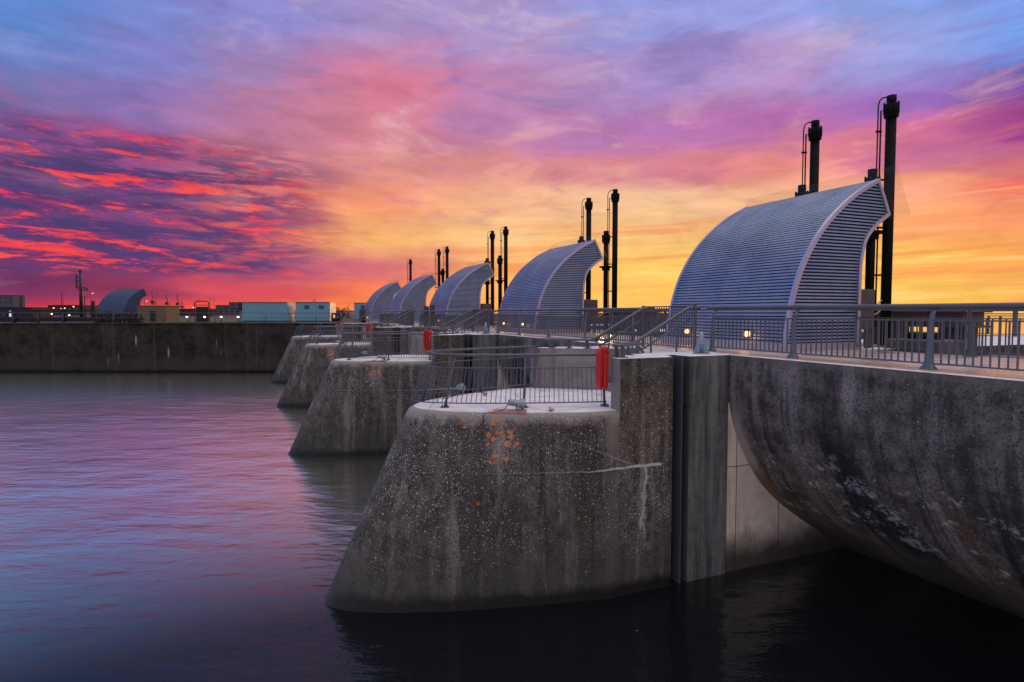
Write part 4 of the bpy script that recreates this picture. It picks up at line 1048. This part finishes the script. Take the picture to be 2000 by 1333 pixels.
# cranes far away
def crane(x, y, label):
    d = 700; hh = pz(y, d) - 4.86; e = q_empty('harbour_crane', x, d, 4.86, label, 'crane', 'harbour cranes on the horizon')
    q = MB(); W0 = hh * .13
    for sx in (-1, 1):
        for sy in (-1, 1): q.beam((sx * W0, sy * W0, 0), (sx * W0 * .35, sy * W0 * .35, hh * .5), .3, .3)
    for i in range(5):
        z = hh * .1 * i; a = W0 * (1 - .65 * i / 5); q.beam((-a, -a, z), (a * .9, -a * .9, z + hh * .1), .2, .2)
    q.build('tower', M['mast'], e)
    q = MB(); q.box((-1.7, -1.5, hh * .42), (1.4, 1.5, hh * .55)); q.build('cab', M['mast'], e)
    q = MB(); q.beam((.4, .4, hh * .5), (-1.2, 0, hh), .25, .25); q.beam((1.2, -.4, hh * .5), (-1.2, 0, hh), .25, .25); q.beam((-1.2, 0, hh * .5), (-1.2, 0, hh), .18, .18)
    for i in range(4): t = .5 + .11 * i; q.beam((1.2 - 4.2 * (t - .5), 0, hh * t), (-1.2, 0, hh * (t + .08)), .18, .18)
    q.build('jib', M['mast'], e)
for x, y, lb in ((300, 567, 'leftmost and tallest harbour crane, over the tan shed'), (328, 572, 'second harbour crane from the left on the horizon'), (349, 574, 'third harbour crane from the left on the horizon'), (357.5, 586, 'shortest harbour crane, rightmost on the horizon')): crane(x, y, lb)
# buildings
def block(x0, x1, y, d, label, floors, name='office_block', lit=None, m='city', cols=None, depth=12):
    e = q_empty(name, (x0 + x1) / 2, d, 4.8, label, 'building', 'buildings on the far shore'); w0 = pr(x1, d) - pr(x0, d); hh = pz(y, d) - 4.8
    MB().box((-w0 / 2, 0, 0), (w0 / 2, depth, hh)).build('wall', M[m], e)
    MB().box((-w0 / 2 - .1, -.1, hh), (w0 / 2 + .1, depth + .1, hh + hh * .03)).build('roof', M['dark'], e)
    cols = cols or max(2, int(w0 / 3.0))
    for i in range(floors):
        for j in range(cols):
            a = -w0 / 2 + w0 * (j + .2) / cols; b = -w0 / 2 + w0 * (j + .8) / cols; z = hh * (i + .3) / floors
            q = MB(); q.box((a, -.05, z), (b, .0, z + hh * .45 / floors)); q.build('window', M[lit] if (lit and (i + j) % 4 == 1) else M['cityglass'], e)
block(-40, 28, 578, 500, 'pale apartment tower at the far left edge', 4, 'apartment_block', None, 'city', 7)
block(95, 155, 597, 240, 'long low dark building behind the orange lamps', 1, 'warehouse', None, 'dark', 5)
block(448, 474, 591.5, 260, 'tall grey office block just left of the long container', 3)
block(422, 450, 597, 265, 'lower stepped grey building left of the grey office block', 2)
block(405, 470, 604, 230, 'low building with red-lit fronts behind the lawn', 1, 'office_block', None, 'city', 6)
block(335, 382, 604, 210, 'low dark shed under the cranes', 1, 'warehouse', None, 'dark', 4)
block(0, 64, 601.5, 92, 'dark lock building with a lit sign band at far left', 1, 'lock_building', 'white', 'dark', 4, 4)
# dark lock machinery between mast and left edge
def gantry(x0, x1, y, d, label):
    e = q_empty('lock_gantry', (x0 + x1) / 2, d, 4.86, label, 'gantry'); w0 = pr(x1, d) - pr(x0, d); hh = pz(y, d) - 4.86
    q = MB(); q.box((-w0 / 2, 0, hh - .18), (w0 / 2, .8, hh)); q.build('beam', M['dark'], e)
    n = max(2, int(w0 / 2.5))
    for i in range(n + 1): xx = -w0 / 2 + w0 * i / n; q = MB(); q.box((xx - .09, .1, 0), (xx + .09, .3, hh - .18)); q.build('leg', M['dark'], e)
    q = MB(); q.box((-w0 / 2, .35, .1), (w0 / 2, .5, hh * .45)); q.build('panel', M['dark'], e)
gantry(60, 186, 606, 70, 'long dark lock gantry left of the lone hood'); gantry(-20, 72, 608.5, 66, 'dark low gantry at the far left quay edge'); gantry(648, 664, 612, 70, 'dark stacked frame right of the blue cabin')
e = q_empty('vent_stack', 42, 90, 4.86, 'leaning dark vent pipe on the quay at far left', 'pipe'); q = MB(); q.tube([(-.15, 0, 0), (0, 0, 1.6), (.14, 0, pz(577, 90) - 4.86)], [.16, .16, .2], 8); q.build('pipe', M['dark'], e); MB().box((-1.2, -.3, 0), (1.6, .6, 1.7)).build('housing', M['dark'], e)
e = q_empty('vent_stack', 183, 80, 4.86, 'short dark pump stack at the left foot of the lone hood', 'pipe'); q = MB(); q.tube([(0, 0, 0), (0, 0, 2.0), (0, 0, pz(588, 80) - 4.86)], [.26, .22, .24], 8); q.build('pipe', M['dark'], e); MB().box((-.35, -.2, .8), (.3, .4, 1.5)).build('housing', M['dark'], e)
# shrubs
def shrub(x, y, d, wr, label, group='dark shrubs on the quay', n=900, hh=None):
    e = q_empty('shrub', x, d, 4.86, label, 'shrub', group); hh = hh or (pz(y, d) - 4.86)
    q = MB(); s_ = max(.05, hh * .07)
    for i in range(n):
        a = random.uniform(0, 6.283); rad = random.random() ** .5; z = random.random()
        env = math.sqrt(max(0, 1 - (max(0, z - .45) / .6) ** 2)) * (1 + .22 * math.sin(a * 3 + x) + .14 * math.sin(a * 7 + z * 6))
        p = Vector((math.cos(a) * rad * wr * env, math.sin(a) * rad * wr * .7 * env, z * hh * (1 + .15 * math.sin(a * 2 + x))))
        t = Vector((random.gauss(0, 1), random.gauss(0, 1), random.gauss(0, 1))).normalized(); b = t.orthogonal().normalized()
        l = s_ * random.uniform(.6, 1.3); q.f([q.v(p + t * l), q.v(p + b * l * .45), q.v(p - t * l * .7), q.v(p - b * l * .45)])
    q.build('foliage', M['leaf'], e); q = MB()
    for k in range(5): a = k * 1.26; q.tube([(0, 0, 0), (math.cos(a) * wr * .3, math.sin(a) * wr * .2, hh * .4), (math.cos(a) * wr * .55, math.sin(a) * wr * .4, hh * .75)], [.04, .025, .01], 5)
    q.build('stem', M['bark'], e)
for i, (x, y, lb) in enumerate(((196, 613, 'dark shrub at the left foot of the lone hood'), (214, 611, 'second dark shrub before the lone hood from the left'), (233, 612.5, 'third dark shrub before the lone hood from the left'), (252, 611.5, 'fourth dark shrub before the lone hood from the left'), (268, 614, 'small dark shrub between the lone hood and the tan shed'))): shrub(x, y, 66, .75, lb)
shrub(667, 603, 115, 1.9, 'round olive bush between the blue cabin and the fifth hood', None)
